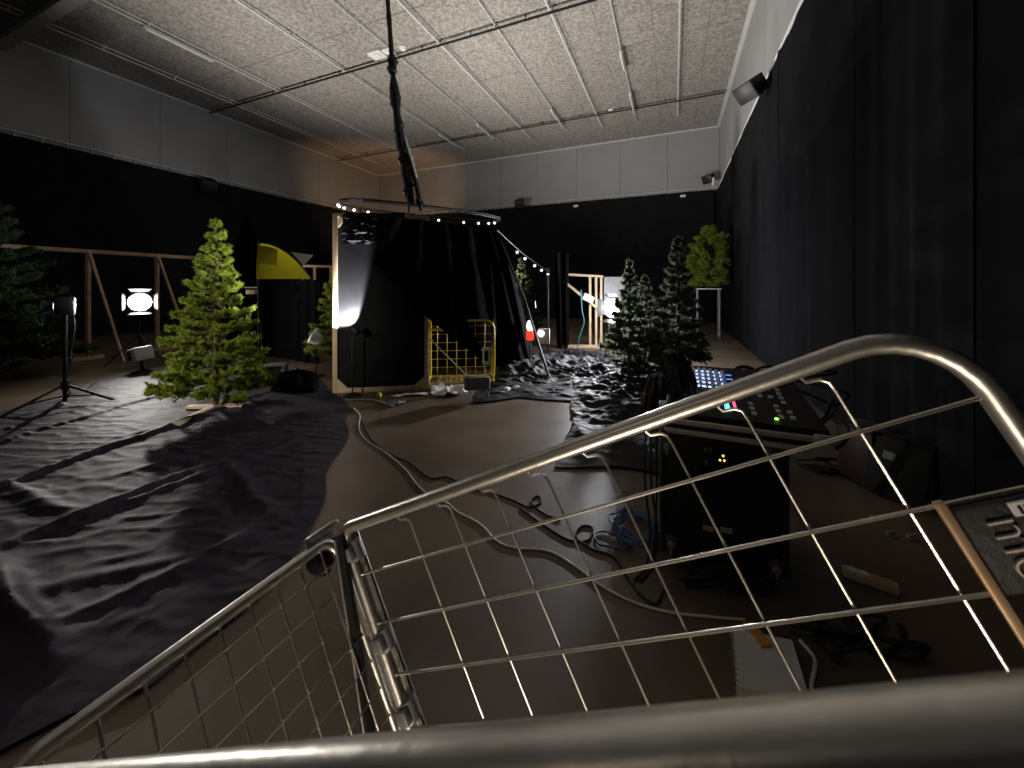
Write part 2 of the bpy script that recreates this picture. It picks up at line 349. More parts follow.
# wall speakers
def speaker(p, face, label, s=1.0, lamp=False):
    p = Vector(p); f = Vector(face).normalized()
    R3 = axes(Vector((0, 0, 1)).cross(f), f)
    t = thing('wall_speaker', p, label, 'speaker', 'black speakers at the top of the walls')
    poly = [(-.20, -.16, 0), (.20, -.16, 0), (.20, .16, 0), (-.20, .16, 0)]
    b = MB(); fr = [p + R3 @ Vector((x * s, y * s, .18 * s)) for x, y, z in poly]; bk = [p + R3 @ Vector((x * s * .62, y * s * .8, -.2 * s)) for x, y, z in poly]
    b.add(fr + bk, [(0, 1, 2, 3), (7, 6, 5, 4), (0, 4, 5, 1), (1, 5, 6, 2), (2, 6, 7, 3), (3, 7, 4, 0)]).build('cabinet', 'blk', t, False)
    MB().box(p + f * .188 * s, (.38 * s, .30 * s, .014), R3, 0.004).build('grille', 'blkm', t)
    return t, R3
r = ray(752, 88); p = Vector((0, 0, CAM_H)) + r * ((XR - 0.34) / r.x)
t, _ = speaker(p, (-0.62, -0.45, -0.62), 'large black speaker angled down on the right wall', 1.0)
MB().tube([p + Vector((.1, .05, .05)), (XR - .1, p.y + .05, p.z + .05), (XR - .1, p.y + .05, p.z - .15)], 0.025).cyl((XR - .1, p.y + .05, p.z + .05), (XR - .0, p.y + .05, p.z + .05), .07).build('bracket', 'blkm', t)
p = Vector((XR - .38, YB - .5, 5.42))
t, _ = speaker(p, (-.5, -.7, -.45), 'black speaker in the back right corner above the drapes', .95)
MB().tube([p, p + Vector((.25, .2, 0))], .03).build('bracket', 'blkm', t)
MB().cyl(p + Vector((.1, -.25, -.35)), p + Vector((.12, -.2, -.05)), .045).build('white_tag', 'white', t)
r = ray(208, 184); p = Vector((0, 0, CAM_H)) + r * ((XL + 0.45) / r.x)
t, _ = speaker(p, (.75, -.2, -.5), 'black speaker on the left wall above the drape', 1.15)
MB().tube([p, (XL + .1, p.y, p.z)], .04).build('bracket', 'blkm', t)
r = ray(520, 203); p = Vector((0, 0, CAM_H)) + r * ((YB - 0.4) / r.y)
t, _ = speaker(p, (.1, -.8, -.5), 'black speaker in the middle of the back wall', 1.05)
MB().tube([p, (p.x, YB - .1, p.z)], .04).build('bracket', 'blkm', t)
for px, py, lab in [(576, 206, 'small white spot fitting on the back wall drape, left one'), (683, 196, 'small white spot fitting on the back wall drape, right one')]:
    r = ray(px, py); p = Vector((0, 0, CAM_H)) + r * ((YB - 0.25) / r.y)
    solo(MB().box(p, (.2, .1, .09), None, .02).cyl(p + Vector((0, .05, 0)), p + Vector((0, .12, 0)), .02), 'spot_fitting', 'white', lab, 'spot fitting', 'white fittings on the back wall')

# ---------------------------------------------------------------- firs
def tri_obj(name, V, m, parent):
    n = len(V) // 3; me = bpy.data.meshes.new(name)
    me.vertices.add(len(V)); me.vertices.foreach_set('co', np.asarray(V, dtype=np.float32).ravel())
    me.loops.add(len(V)); me.loops.foreach_set('vertex_index', np.arange(len(V), dtype=np.int32))
    me.polygons.add(n); me.polygons.foreach_set('loop_start', np.arange(0, 3 * n, 3, dtype=np.int32)); me.polygons.foreach_set('loop_total', np.full(n, 3, dtype=np.int32))
    me.update(calc_edges=True); me.validate()
    me.materials.append(M[m]); o = bpy.data.objects.new(name, me); COL.objects.link(o); o.parent = parent
    return o
def nrm(a): return a / (np.linalg.norm(a, axis=-1, keepdims=True) + 1e-9)
def fir(base, H, R, label, m='needle', seed=1, nb=150, nd=90, z0=0.18, power=0.85, nl=0.045, nw=0.007, tip=0.0, droop=0.15, round_top=False, cover=0.34, trunk_r=0.03, tiers=12, group='artificial firs around the hall'):
    rng = np.random.default_rng(seed); base = Vector(base)
    root = thing('fir_tree', base, label, 'tree', group)
    tr = MB().tube([base + Vector((0, 0, 0.0)), base + Vector((0.01, 0, H * 0.5)), base + Vector((0, 0.01, H * .97))], [trunk_r, trunk_r * .7, 0.006], 8)
    P = []; D = []; stems = MB()
    ga = 2.39996
    for i in range(nb):
        f = (i + rng.random() * .8) / nb; f = f ** 1.25; f = f if tiers == 0 else max(0.0, (math.floor(f * tiers) + .5 + rng.normal() * .17) / tiers); f = min(f, .995)
        z = H * (z0 + (1 - z0) * f)
        prof = ((1 - f) ** power) if not round_top else math.sqrt(max(0.02, 1 - (2 * f - .75) ** 2 / 1.6)) * (1 if f < .75 else .8)
        L = R * prof * (0.72 + 0.42 * rng.random()) + 0.02
        az = i * ga + rng.normal() * .25
        d = np.array([math.cos(az), math.sin(az), 0.0])
        el = 0.05 + 0.75 * f ** 1.5
        ts = np.linspace(0, 1, 7)
        pts = np.array([d * L * t * math.cos(el) + np.array([0, 0, z + L * (math.sin(el) * t - droop * t * (1.25 - t) * (1.6 - f))]) for t in ts])
        if i % 2 == 0 or L > .3: stems.tube([base + Vector(p) for p in pts[::2]], [.007, .006, .004, .002], 4, cap=False)
        # twigs
        ntw = max(4, int(26 * L / max(R, .3) + 4))
        tt = cover + (1 - cover) * rng.random(ntw) ** .8
        side = np.where(rng.random(ntw) < .5, -1, 1)
        perp = np.array([-d[1], d[0], 0])
        for t, sd in zip(tt, side):
            k = min(5, int(t * 6)); p0 = pts[k] + (pts[k + 1] - pts[k]) * (t * 6 - k)
            ax = nrm(pts[k + 1] - pts[k]); td = nrm(ax * .75 + perp * sd * (.35 + .5 * rng.random()) + np.array([0, 0, .3 * rng.normal() + .1]))
            tl = (.055 + .17 * L * (1.25 - t)) * (.7 + .6 * rng.random()) * (1 - .55 * f * (0 if round_top else 1))
            n = max(8, int(nd * tl / .15))
            s = rng.random((n, 1)); p = p0 + td * tl * s
            rd = rng.normal(size=(n, 3)); rd -= td * (rd @ td)[:, None]; rd = nrm(rd)
            P.append(p); D.append(nrm(rd + td * (.55 + .5 * rng.random((n, 1)))))
    # leader at the top
    n = nd * 2; s = rng.random((n, 1)); P.append(np.array([0, 0, H * .9]) + np.array([0, 0, H * .1]) * s); rd = nrm(rng.normal(size=(n, 3))); rd[:, 2] = abs(rd[:, 2]); D.append(nrm(rd + np.array([0, 0, .7])))
    P = np.concatenate(P); D = np.concatenate(D)
    wv = nrm(np.cross(D, rng.normal(size=D.shape))) * nw * (.7 + .6 * rng.random((len(P), 1)))
    ln = nl * (.65 + .6 * rng.random((len(P), 1)))
    V = np.stack([P - wv, P + wv, P + D * ln], axis=1).reshape(-1, 3)
    tr.add(stems.v, stems.f).build('trunk', 'bark', root)
    tri_obj('needles', V, m, root)
    return root

TB = at(216, 410)
main = fir(TB + UP * .05, 2.10, .52, 'tall bright green fir left of the framed panel on the black sheet', 'needle', 3, 175, 70, z0=.10, power=.98, nl=.040, nw=.006, cover=.46, droop=.26, tiers=13)
d1 = (at(186, 424) - TB); d1.z = 0; d1.normalize()
R3 = axes(d1, (0, 0, 1))
MB().box(TB + d1 * .18 + UP * .03, (.80, .085, .06), R3, .004).box(TB + UP * .03, (.085, .6, .058), R3, .004).build('foot', 'wood', main)
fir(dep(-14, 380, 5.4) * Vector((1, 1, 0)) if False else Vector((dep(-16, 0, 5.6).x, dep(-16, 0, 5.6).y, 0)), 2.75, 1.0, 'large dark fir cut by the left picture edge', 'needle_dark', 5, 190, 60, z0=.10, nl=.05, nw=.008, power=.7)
p = at(323, 378); fir(p + Vector((-.25, .5, 0)), 1.75, .45, 'small dark fir hidden behind the framed panel beside the white lamp', 'needle', 7, 80, 34, nl=.05, nw=.009)
T1 = at(629, 386); fir(T1, 1.74, .36, 'small fir with bare lower trunk in front of the glaring right lamp', 'needle_grey', 11, 90, 34, z0=.30, nl=.045, nw=.009, power=1.15)
fir(at(645, 372), 1.55, .44, 'bushy fir just right of the glaring right lamp', 'needle_grey', 13, 95, 34, z0=.12, power=1.0, nl=.045, nw=.009)
T3 = at(680, 400); 
fir(T3 + Vector((-.03, .05, .34)), 1.66, .36, 'dark narrow fir in a black pot behind the mixing desk', 'needle_grey', 17, 95, 34, z0=.08, power=1.0, nl=.045, nw=.009)
p4 = dep(708, 292, 10.6); fir(Vector((p4.x, p4.y, 1.36)), 1.62, .50, 'round bright green fir standing on a tall metal stand by the right wall', 'needle', 19, 90, 30, z0=.05, nl=.07, nw=.016, round_top=True)
p5 = dep(521, 0, 9.4); fir(Vector((p5.x, p5.y, 0)), 2.05, .5, 'half hidden fir behind the right edge of the black tent', 'needle_dark', 23, 70, 26, nl=.06, nw=.013)

# tall metal stand under the round fir
b = Vector((p4.x, p4.y, 0))
t = thing('metal_stand', b, 'tall thin metal stand carrying the round fir', 'stand')
MB().box(b + UP * 1.335, (.62, .5, .03), None, .006).build('shelf', 'white', t)
for sx in (-1, 1):
    for sy in (-1, 1):
        MB().cyl(b + Vector((sx * .27, sy * .2, 0)), b + Vector((sx * .27, sy * .2, 1.32)), .016).build('leg', 'galv', t)
# black pot
solo(MB().lathe(Vector((T3.x - .03, T3.y + .05, 0)), [(.13, 0), (.15, .02), (.19, .30), (.2, .34), (.18, .34), (.17, .30), (.02, .30)], seg=20), 'plant_pot', 'bag', 'black pot holding the dark narrow fir', 'pot')

# ---------------------------------------------------------------- sheets on the floor
def poly_eval(pl, t):
    L = [0]
    for a, b in zip(pl[:-1], pl[1:]): L.append(L[-1] + (b - a).length)
    s = t * L[-1]
    for i in range(len(pl) - 1):
        if s <= L[i + 1] or i == len(pl) - 2:
            return pl[i].lerp(pl[i + 1], (s - L[i]) / max(1e-6, L[i + 1] - L[i]))
def fbm(p, o=4): return noise.fractal(p, 1.0, 2.0, o, noise_basis='PERLIN_ORIGINAL')
def ridge(x): return max(0.0, 1 - abs(x) * 3.2)
def sheet(near, far, nu, nv, hfn, name, m, label, cat):
    """near and far are polylines on the floor, left to right"""
    near = [at(*p) for p in near]; far = [at(*p) for p in far]
    def fn(u, v):
        a = poly_eval(near, u); b = poly_eval(far, u); p = a.lerp(b, v)
        e = min(1, min(u, 1 - u) * 14, min(v, 1 - v) * 14)
        p = p + Vector((noise.noise(p * 1.7), noise.noise(p * 1.7 + Vector((9, 3, 0))), 0)) * .07
        return Vector((p.x, p.y, 0.012 + hfn(p, u, v) * (.25 + .75 * e)))
    return solo(MB().grid(fn, nu, nv, (0, 0, -0.008)), name, m, label, cat)
FOLDS = [(at(*a), at(*b), h) for a, b, h in [((-60, 512), (262, 396), .030), ((-80, 470), (180, 392), .022), ((0, 492), (66, 516), .03), ((20, 545), (200, 470), .035), ((-40, 445), (120, 402), .018),
         ((40, 640), (240, 545), .022), ((90, 520), (330, 432), .02), ((150, 470), (215, 452), .03), ((60, 590), (190, 560), .02), ((0, 575), (38, 660), .06), ((230, 470), (270, 520), .02), ((180, 520), (290, 470), .016), ((120, 440), (230, 412), .016), ((215, 560), (280, 512), .018)]]
def h_left(p, u, v):
    # straight pulled folds, plus fine crumple
    h = 0.0
    q = Vector((p.x + .05 * noise.noise(p * 2.3), p.y + .05 * noise.noise(p * 2.3 + Vector((5, 5, 0))), 0))
    for a, b, hh in FOLDS:
        d = b - a; L = d.length; d = d / L; r = q - a; k = r.dot(d)
        if -.3 < k < L + .3:
            x = (r - d * k).length; e = max(0, min(1, (k + .3) / .6, (L + .3 - k) / .6))
            if x < .2: h += hh * e * math.exp(-(x / .045) ** 2)
    n2 = noise.noise(Vector((p.x * 2.3 + p.y * 1.2, p.y * 7.0 - p.x * 2.5, 4.0))); n3 = noise.noise(Vector((p.x * 7 - p.y * 3, p.y * 9 + p.x * 2, 7)))
    return max(0, h + .0065 * ridge(n2) + .003 * ridge(n3) + .005 * noise.noise(p * 2.2) + .012 * noise.noise(p * .8) + .012)
sheet([(-330, 560), (-250, 700), (-60, 790), (70, 720), (150, 690), (245, 618), (262, 600), (298, 548)],
      [(-300, 430), (-120, 428), (0, 414), (60, 400), (108, 379), (170, 367), (250, 364), (310, 372), (333, 394), (352, 410)], 400, 340, h_left, 'plastic_sheet', 'plastic',
      'big crumpled black plastic sheet spread on the floor under the tall fir', 'plastic sheet')
def h_right(p, u, v):
    n = noise.noise(p * 1.5 + Vector((2, 7, 0))); n2 = noise.noise(Vector((p.x * 2.2 + p.y * 1.5, p.y * 5 - p.x, 2))); n3 = noise.noise(Vector((p.x * 6, p.y * 8, 9)))
    k = .25 + .75 * min(1, max(0, v * 2.4 - .45))
    return k * max(0, .08 * ridge(n) + .06 * ridge(n2) + .035 * ridge(n3) + .02 * abs(fbm(p * 4))) + .012 * ridge(noise.noise(Vector((p.x * 3 - p.y * 5, p.y * 3 + p.x * 2, 5))))
sheet([(470, 404), (520, 398), (580, 403), (566, 432), (552, 466), (610, 470), (665, 478), (700, 470)],
      [(500, 372), (545, 358), (575, 352), (600, 354), (620, 359), (650, 362), (680, 366), (705, 378)], 230, 220, h_right, 'black_cloth', 'heap',
      'crumpled black cloth heaped on the floor below the small firs', 'cloth')

# ---------------------------------------------------------------- timber frame at the left
def stick(m, a, b, w, h=None):
    a = Vector(a); b = Vector(b); d = b - a; x = d.orthogonal() if abs(d.normalized().z) < .95 else Vector((FW.x, FW.y, 0))
    if abs(d.normalized().z) < .95: x = UP
    m.box((a + b) / 2, (w, h or w, d.length), axes(x, d), .004); return m
q1 = at(88, 360); q2 = at(157, 351)
u = (q2 - q1).normalized(); qa = q1 - u * 4.2; qb = q2 + u * 1.0
t = thing('timber_trestle', q1, 'long raw timber frame with braces in front of the left wall', 'frame')
stick(MB(), qa + UP * 2.07, qb + UP * 2.07, .07, .05).build('beam', 'wood', t)
for q in (qa + u * .1, q1, q2):
    stick(MB(), q + UP * 0, q + UP * 2.09, .06, .06).build('post', 'wood', t)
    fwd = u.cross(UP)
    stick(MB(), q + UP * 2.03 + fwd * .05, q + (at(124, 364) - q1) + UP * .03, .05, .04).build('brace', 'wood', t)
    stick(MB(), q + u * -.22 + UP * .02, q + u * .22 + UP * .02, .10, .05).build('foot', 'wood', t)

# ---------------------------------------------------------------- lamps
def tripod(t, b, h, spread=.45, r=.012, az=0.0, hub=.28):
    MB().cyl(b + UP * .05, b + UP * h, r * 1.2).build('pole', 'blkm', t)
    for k in range(3):
        a = az + k * 2.0944; d = Vector((math.cos(a), math.sin(a), 0))
        MB().tube([b + UP * (hub + .25), b + d * spread + UP * .012], r * .9, 8).tube([b + UP * .12, b + d * spread * .55 + UP * ((hub + .25) * .45)], r * .6, 6).build('leg', 'blkm', t)
    MB().cyl(b + UP * (hub + .2), b + UP * (hub + .3), r * 2.2).build('collar', 'blk', t)
def fresnel(t, p, aim, s=1.0, lens='lens'):
    p = Vector(p); f = (Vector(aim) - p).normalized(); R3 = axes(UP.cross(f), f)
    MB().lathe(p - f * .24 * s, [(.06 * s, 0), (.11 * s, .02 * s), (.125 * s, .12 * s), (.13 * s, .22 * s), (.135 * s, .23 * s), (.12 * s, .235 * s)], f, 20).build('housing', 'blkm', t)
    MB().lathe(p, [(.118 * s, -.01), (.115 * s, .012 * s), (.06 * s, .03 * s), (.005, .035 * s)], f, 20).build('lens', lens, t)
    for k in range(4):
        a = k * math.pi / 2; u = R3 @ Vector((math.cos(a), math.sin(a), 0)); w = R3 @ Vector((-math.sin(a), math.cos(a), 0))
        a0 = p + u * .14 * s; a1 = a0 + (f * .8 + u * .4).normalized() * .08 * s
        MB().prism([a0 - w * .09 * s, a0 + w * .09 * s, a1 + w * .12 * s, a1 - w * .12 * s], (f * .8 - u * .5) * .004).build('barn_door', 'blkm', t, False)
    w = R3 @ Vector((1, 0, 0)); c = p - f * .12 * s
    MB().tube([c + w * .15 * s, c + w * .15 * s - UP * .15 * s, c - w * .15 * s - UP * .15 * s, c - w * .15 * s], .008 * s, 6).build('yoke', 'blkm', t)
    return c - UP * .15 * s
def stage_lamp(p, aim, label, s=1.0, lens='lens', az=.4, spread=.45):
    b = Vector((p.x, p.y, 0)); t = thing('stage_lamp', b, label, 'lamp', 'stage lamps on tripods')
    c = fresnel(t, p, aim, s, lens); b2 = Vector((c.x, c.y, 0)); tripod(t, b2, c.z, spread, .013, az); return t
stage_lamp(LA, LA_AIM, 'glaring stage lamp in front of the timber frame at left', 1.3)
stage_lamp(LB, LB_AIM, 'glaring stage lamp behind the small firs at right', 1.5)

# lamp on the tripod at far left, turned away
b = at(65, 406); p = b + UP * 1.11
t = thing('spotlight', b, 'unlit black spotlight on a tripod at the left beside the large dark fir', 'lamp')
R3 = axes(RT, UP); aimd = (-RT * .8 - FW * .5).normalized()
MB().box(p + UP * .06, (.22, .15, .14), axes(UP, aimd), .02).lathe(p + UP * .06 + aimd * .08, [(.05, 0), (.055, .06), (.075, .09), (.07, .10)], aimd).build('housing', 'blkm', t)
MB().lathe(p + UP * .06 + aimd * .175, [(.06, -.01), (.05, .005), (.01, .012)], aimd).build('lens', 'white', t)
MB().tube(spline([p + RT * .08 + UP * .05, p + RT * .11 - UP * .2, p + RT * .07 - UP * .45, p + RT * .04 - UP * .75]), .007).build('cable', 'blackcable', t)
tripod(t, b, 1.13, .52, .016, YAW + .25, .0)

# white lamp head near floor in front of the left lamp
b = at(143, 372); c = dep(141, 354, (b - Vector((0, 0, 0))).dot(FW))
t = thing('white_monitor', b, 'white box shaped monitor tilted on a low black stand below the left lamp', 'monitor')
R3 = axes((RT * .9 - FW * .45 + UP * .1), (UP * 1 - RT * .25))
mb = MB().box(c, (.27, .25, .22), R3, .025); mb.build('shell', 'white', t)
MB().box(c - R3 @ Vector((.05, .126, 0)), (.11, .012, .14), R3, .004).build('screen', 'blk', t)
MB().box(c - R3 @ Vector((.03, .134, -.01)), (.04, .006, .06), R3).build('green_label', 'needle', t)
MB().cyl(b + UP * .02, c - UP * .1, .02).lathe(b, [(.16, 0), (.16, .015), (.03, .04)]).build('stand', 'blkm', t)

# small white lamp by the hidden fir
b = at(316, 376); p = b + UP * 0.0 + UP * ((376 - 337) / FPX * 5.93)
t = thing('clamp_lamp', b, 'small white hooded lamp on a thin stand left of the framed panel', 'lamp')
MB().lathe(p, [(.105, -.09), (.10, -.05), (.075, .05), (.03, .09), (.028, .14)], (.15, .1, 1), 16).build('shade', 'white', t)
MB().ball(p - UP * .08, .055).build('bulb', 'white', t)
MB().cyl(b, p + UP * .02, .010).lathe(b, [(.12, 0), (.12, .015), (.02, .03)]).build('stand', 'blkm', t)
solo(MB().box(at(274, 384) + UP * .13, (.30, .26, .24), axes(RT + FW * .2), .02).box(at(274, 384) + UP * .265, (.32, .28, .03), axes(RT + FW * .2), .008), 'storage_box', 'greyplas', 'grey storage box on the floor right of the tall fir', 'box')
def lump(c, rx, ry, rz, seed):
    m = MB(); c = Vector(c)
    def fn(u, v):
        a = u * 2 * math.pi; e = v * math.pi / 2; k = 1 + .35 * noise.noise(Vector((math.cos(a) * 1.6 + seed, math.sin(a) * 1.6, v * 2.4)))
        return c + Vector((math.cos(a) * math.cos(e) * rx * k, math.sin(a) * math.cos(e) * ry * k, math.sin(e) * rz * k))
    return m.grid(fn, 40, 16)
solo(lump(at(297, 391), .33, .25, .27, 2), 'cloth_bundle', 'cloth', 'black cloth bundle on the floor between storage box and framed panel', 'cloth')

# ---------------------------------------------------------------- black booth with yellow dome
bb = at(292, 372, 0); DB = bb.dot(FW)
t = thing('black_booth', bb, 'black draped booth with a yellow domed top behind the tall fir', 'booth')
def P(px, py, d): return dep(px, py, d)
DD = 7.2
def booth(u, v):
    px = 262 + u * 58; e = .05 * math.sin(u * 40) * (1 - v * .6); w = P(px, HY, DD + e + .35 * math.cos(u * 3.14))
    return Vector((w.x, w.y, .01 + v * (1.52 - .01)))
MB().grid(booth, 90, 12, FW * .02).build('skirt', 'cloth', t)
def dome_pts(k=18):
    out = []
    for i in range(k + 1):
        s = i / k; out.append((258.5 + 52.5 * s, 243.5 + 35.5 * (s ** 2.1)))
    return out
# quarter dome: arc swept back in depth
arc = dome_pts()
def dome(u, v):
    i = u * 18; k = min(17, int(i)); px = arc[k][0] + (arc[k + 1][0] - arc[k][0]) * (i - k); py = arc[k][1] + (arc[k + 1][1] - arc[k][1]) * (i - k)
    base = P(px, 279, DD - .1); top = P(px, py, DD - .1); h = (top - base).length
    a = v * math.pi / 2
    return base + UP * h * math.sin(a) + FW * (.9 * (1 - math.sin(a)) * 0 + .55 * h * (1 - v) * 0 - .09 * h * math.cos(a))
dm = MB().grid(dome, 36, 14); dm.build('yellow_dome', 'yellowcloth', t)
MB().tube([P(x, y - .6, DD - .1) for x, y in arc], .014, 6).build('dome_edge', 'blk', t)
MB().grid(lambda u, v: dome(.05 + .33 * u, .28 + .5 * v) - FW * .012, 8, 8, FW * .004).build('window_patch', 'yellowcloth', t)
MB().tube([P(258.5, 243, DD - .1), P(259.5, 279, DD - .12)], .016, 6).build('dome_post', 'yellow', t)
# peaked black cloth left of dome
def peak(u, v):
    px = 226 + u * 34; top = 281 - 70 * (1 - abs(u - .62) ** 1.2 * 1.7); top = min(top, 276)
    w = P(px, HY, DD + .15 + .06 * math.sin(u * 30) + .2 * math.sin(u * 3.1))
    z = CAM_H + (HY - top) / FPX * DD
    return Vector((w.x, w.y, .01 + (z - .01) * v))
MB().grid(peak, 60, 16, FW * .02).build('peaked_cover', 'cloth', t)
MB().tube([P(258, 268, DD - .05), P(259, 368, DD - .05)], .02, 8).build('pole', 'blkm', t)
MB().box(P(252, 292, DD - .2), (.17, .10, .08), axes(RT), .01).build('wooden_block', 'wood', t)
MB().box(P(251, 287.5, DD - .2), (.24, .03, .02), axes(RT)).build('wooden_bar', 'wood', t)
# white triangle behind dome and T frame
a, b_, c = P(291, 252, 8.0), P(313, 255, 8.0), P(303, 265, 8.0)
solo(MB().prism([a, b_, c], FW * .02).cyl(c, Vector((c.x, c.y, 0)), .012), 'reflector', 'white', 'small white triangular reflector on a stick behind the yellow dome', 'reflector', smooth=False)
t = thing('timber_trestle', at(314, 362), 'thin timber crossbar frame right of the yellow dome', 'frame')
stick(MB(), P(304, 266, 8.3), P(333, 266.5, 8.3), .05, .04).build('beam', 'wood', t)
for px in (314.5, 331):
    g = P(px, 266, 8.3); stick(MB(), Vector((g.x, g.y, 0)), g, .05, .04).build('post', 'wood', t)

# ---------------------------------------------------------------- framed panel
pl = at(333, 393); pr = at(429, 389)
e = (pr - pl).normalized(); nn = Vector((e.y, -e.x, 0)); PW = (pr - pl).length; PH = 2.36
R3 = axes(e, UP)
t = thing('framed_panel', (pl + pr) / 2, 'tall grey panel in a raw wooden frame right of the tall fir', 'panel')
MB().box((pl + pr) / 2 + UP * PH / 2 - nn * .01, (PW - .04, .02, PH - .04), R3).build('sheet', 'panel', t, False)
for q, sz in [(pl + e * .03 + UP * PH / 2, (.06, .09, PH)), (pr - e * .03 + UP * PH / 2, (.06, .09, PH)), ((pl + pr) / 2 + UP * .03, (PW, .088, .06)), ((pl + pr) / 2 + UP * (PH - .03), (PW, .088, .06))]:
    MB().box(q - nn * .02, sz, R3, .004).build('frame_batten', 'wood', t)
for q, sx, sz in [(pl, 1, 1), (pr, -1, 1), (pl + UP * PH, 1, -1), (pr + UP * PH, -1, -1)]:
    o = q + e * sx * .05 + UP * sz * .05
    MB().prism([o, o + e * sx * .15, o + UP * sz * .15], nn * .022).build('corner_gusset', 'wood', t, False)
def at_panel(px, py, off=0.0):
    r = ray(px, py); o = Vector((0, 0, CAM_H)); k = ((pl + nn * off) - o).dot(nn) / r.dot(nn); return o + r * k
# crumpled black foil hung at the top of the panel
def foil(u, v):
    p = at_panel(343 + u * 62, 213 + v * 31 * (1 if u < .9 else 1), .045)
    return p + nn * (.035 * abs(fbm(Vector((u * 5, v * 4, 1)))) + .03 * ridge(noise.noise(Vector((u * 3 + v * 5, v * 7 - u * 2, 3)))))
solo(MB().grid(foil, 50, 30, nn * .004), 'black_foil', 'heap', 'crumpled black foil hanging from the top of the framed panel', 'foil')
# small lamp on the floor stand lighting the panel
LC = at_panel(353, 327, .13)
light('panel_lamp_light', 'SPOT', LC, 420, (0.96, 0.95, 1.0), LC + e * -.62 + UP * .80 - nn * .33, 105, 0.25, 0.02)
b = Vector((LC.x, LC.y, 0)) + nn * .03
t = thing('panel_lamp', b, 'small black lamp on a thin stand close to the framed panel', 'lamp')
ld = (e * -.62 + UP * .8 - nn * .33).normalized()
MB().lathe(LC - ld * .12, [(.03, 0), (.045, .02), (.045, .10), (.035, .10), (.03, .07)], ld, 14).build('housing', 'blk', t)
MB().tube([LC - ld * .1, LC - UP * .12 + nn * .03, b + UP * .02], .009, 8).build('stand', 'blkm', t)
MB().lathe(b, [(.11, 0), (.11, .012), (.02, .03)]).build('base', 'blkm', t)
MB().tube([LC - UP * .92 + nn * .02, b + UP * .02 + e * -.02 + nn * .03], .008, 6).build('white_cable', 'whitecable', t)

# ---------------------------------------------------------------- hoop with bulbs, hanging cable, cloths, tent
HZ = 2.54
h0 = at(334, 205.5, HZ); h1 = at(487, 222.5, HZ)
hc = (h0 + h1) / 2; hx = (h1 - h0) / 2; hyv = Vector((-hx.y, hx.x, 0)).normalized() * .38; hc = hc - hyv * .90
t = thing('light_hoop', hc, 'horizontal dark hoop strung with small bulbs above the black tent', 'hoop')
def hoop(a, dz=0.0): 
    ca, sa = math.cos(a), math.sin(a); k = (abs(ca) ** 2.6 + abs(sa) ** 2.6) ** (-1 / 2.6)
    return hc + hx * ca * k + hyv * sa * k + UP * dz
ring = [hoop(2 * math.pi * i / 72) for i in range(72)]
MB().tube(ring, .016, 8, closed=True).build('hoop_tube', 'blk', t)
MB().tube([hoop(2 * math.pi * i / 72, -.03) for i in range(72)], .006, 6, closed=True).build('bulb_wire', 'blkm', t)
for i, a in enumerate([.2, .45, .7, .95, 1.3, 1.7, 2.0, 2.2, 2.4, 2.6, 2.8, 3.0]):
    p = hoop(a, -.025); bo = MB().cyl(p, p + UP * .03, .010, seg=8).build('bulb_socket', 'blk', t)
    MB().ball(p - UP * .020, .021, 10, 6).build('bulb_glass', 'bulb', bo)
# posts carrying the hoop
for a in (.75, 2.3):
    p = hoop(a); MB().cyl((p.x, p.y, 0), p, .016).build('post', 'blkm', t)
# hanging cable from the ceiling
tp = dep(372, -146, 5.35); tp.z = ZC - .01
bt = hoop(4.55, .0); bt = dep(409, 206, bt.dot(FW))
t = thing('hanging_cable', tp, 'thick black taped cable hanging from the ceiling down to the hoop', 'cable')
def hang(f): return tp.lerp(bt, f) + RT * (.05 * math.sin(f * 7) * f) 
cp = [hang(i / 30) for i in range(31)]
MB().tube(cp, [.026 + .012 * abs(math.sin(i * 1.7)) + (.030 * abs(math.sin(i * 2.3)) + .01 if i > 19 else 0) for i in range(31)], 8).build('cable_bundle', 'blackcable', t)
for f in (.60, .70, .78, .86, .95):
    MB().lathe(hang(f), [(.03, -.13), (.075, -.07), (.055, .0), (.08, .06), (.03, .13)], (.1, 0, 1), 10).build('tape_wrap', 'blk', t)
MB().tube(spline([hang(.78) + RT * .02, hang(.84) + RT * .06, hang(.89) + RT * .09, hang(.94) + RT * .12, bt + RT * .15 + UP * .05, bt + RT * .17 - UP * .06], 6), [.022 + .016 * abs(math.sin(k * 1.3)) + (.02 if 22 < k < 28 else 0) for k in range(31)], 8).build('loose_end', 'blackcable', t)
MB().tube(spline([hang(.80) + RT * .055, hang(.86) + RT * .10, hang(.92) + RT * .135], 5), [.018, .03, .02, .032, .018, .03, .022, .03, .02, .026, .016], 8).build('silver_wrap', 'rail', t)
MB().tube(spline([bt, bt - UP * .6, bt - UP * 1.3 + RT * .02, Vector((bt.x, bt.y, .9))]), .016, 8).build('drop_cable', 'blackcable', t)

# black cloth with a slanting hem hung from the hoop
def hem(u):   # lower edge, pixels
    pts = [(373, 262), (400, 290), (428, 318), (455, 340), (481, 360), (493, 345), (497, 330)]
    i = u * 6; k = min(5, int(i)); f = i - k; return (pts[k][0] + (pts[k + 1][0] - pts[k][0]) * f, pts[k][1] + (pts[k + 1][1] - pts[k][1]) * f)
def topline(u): return (392 + 96 * u, 216 + 13 * u)
def slantcloth(u, v):
    a = topline(u); b = hem(u); d = 4.75 + .95 * u
    p = dep(a[0], a[1], d).lerp(dep(b[0], b[1], d - .12 * (1 - u)), v)
    return p + nn * (.05 * math.sin(u * 26 + 2 * v) * (1 - .5 * v) + .04 * fbm(Vector((u * 4, v * 3, 8))))
solo(MB().grid(slantcloth, 80, 40, -nn * .01), 'hung_cloth', 'cloth', 'black cloth with a slanting hem hung from the hoop beside the framed panel', 'cloth')
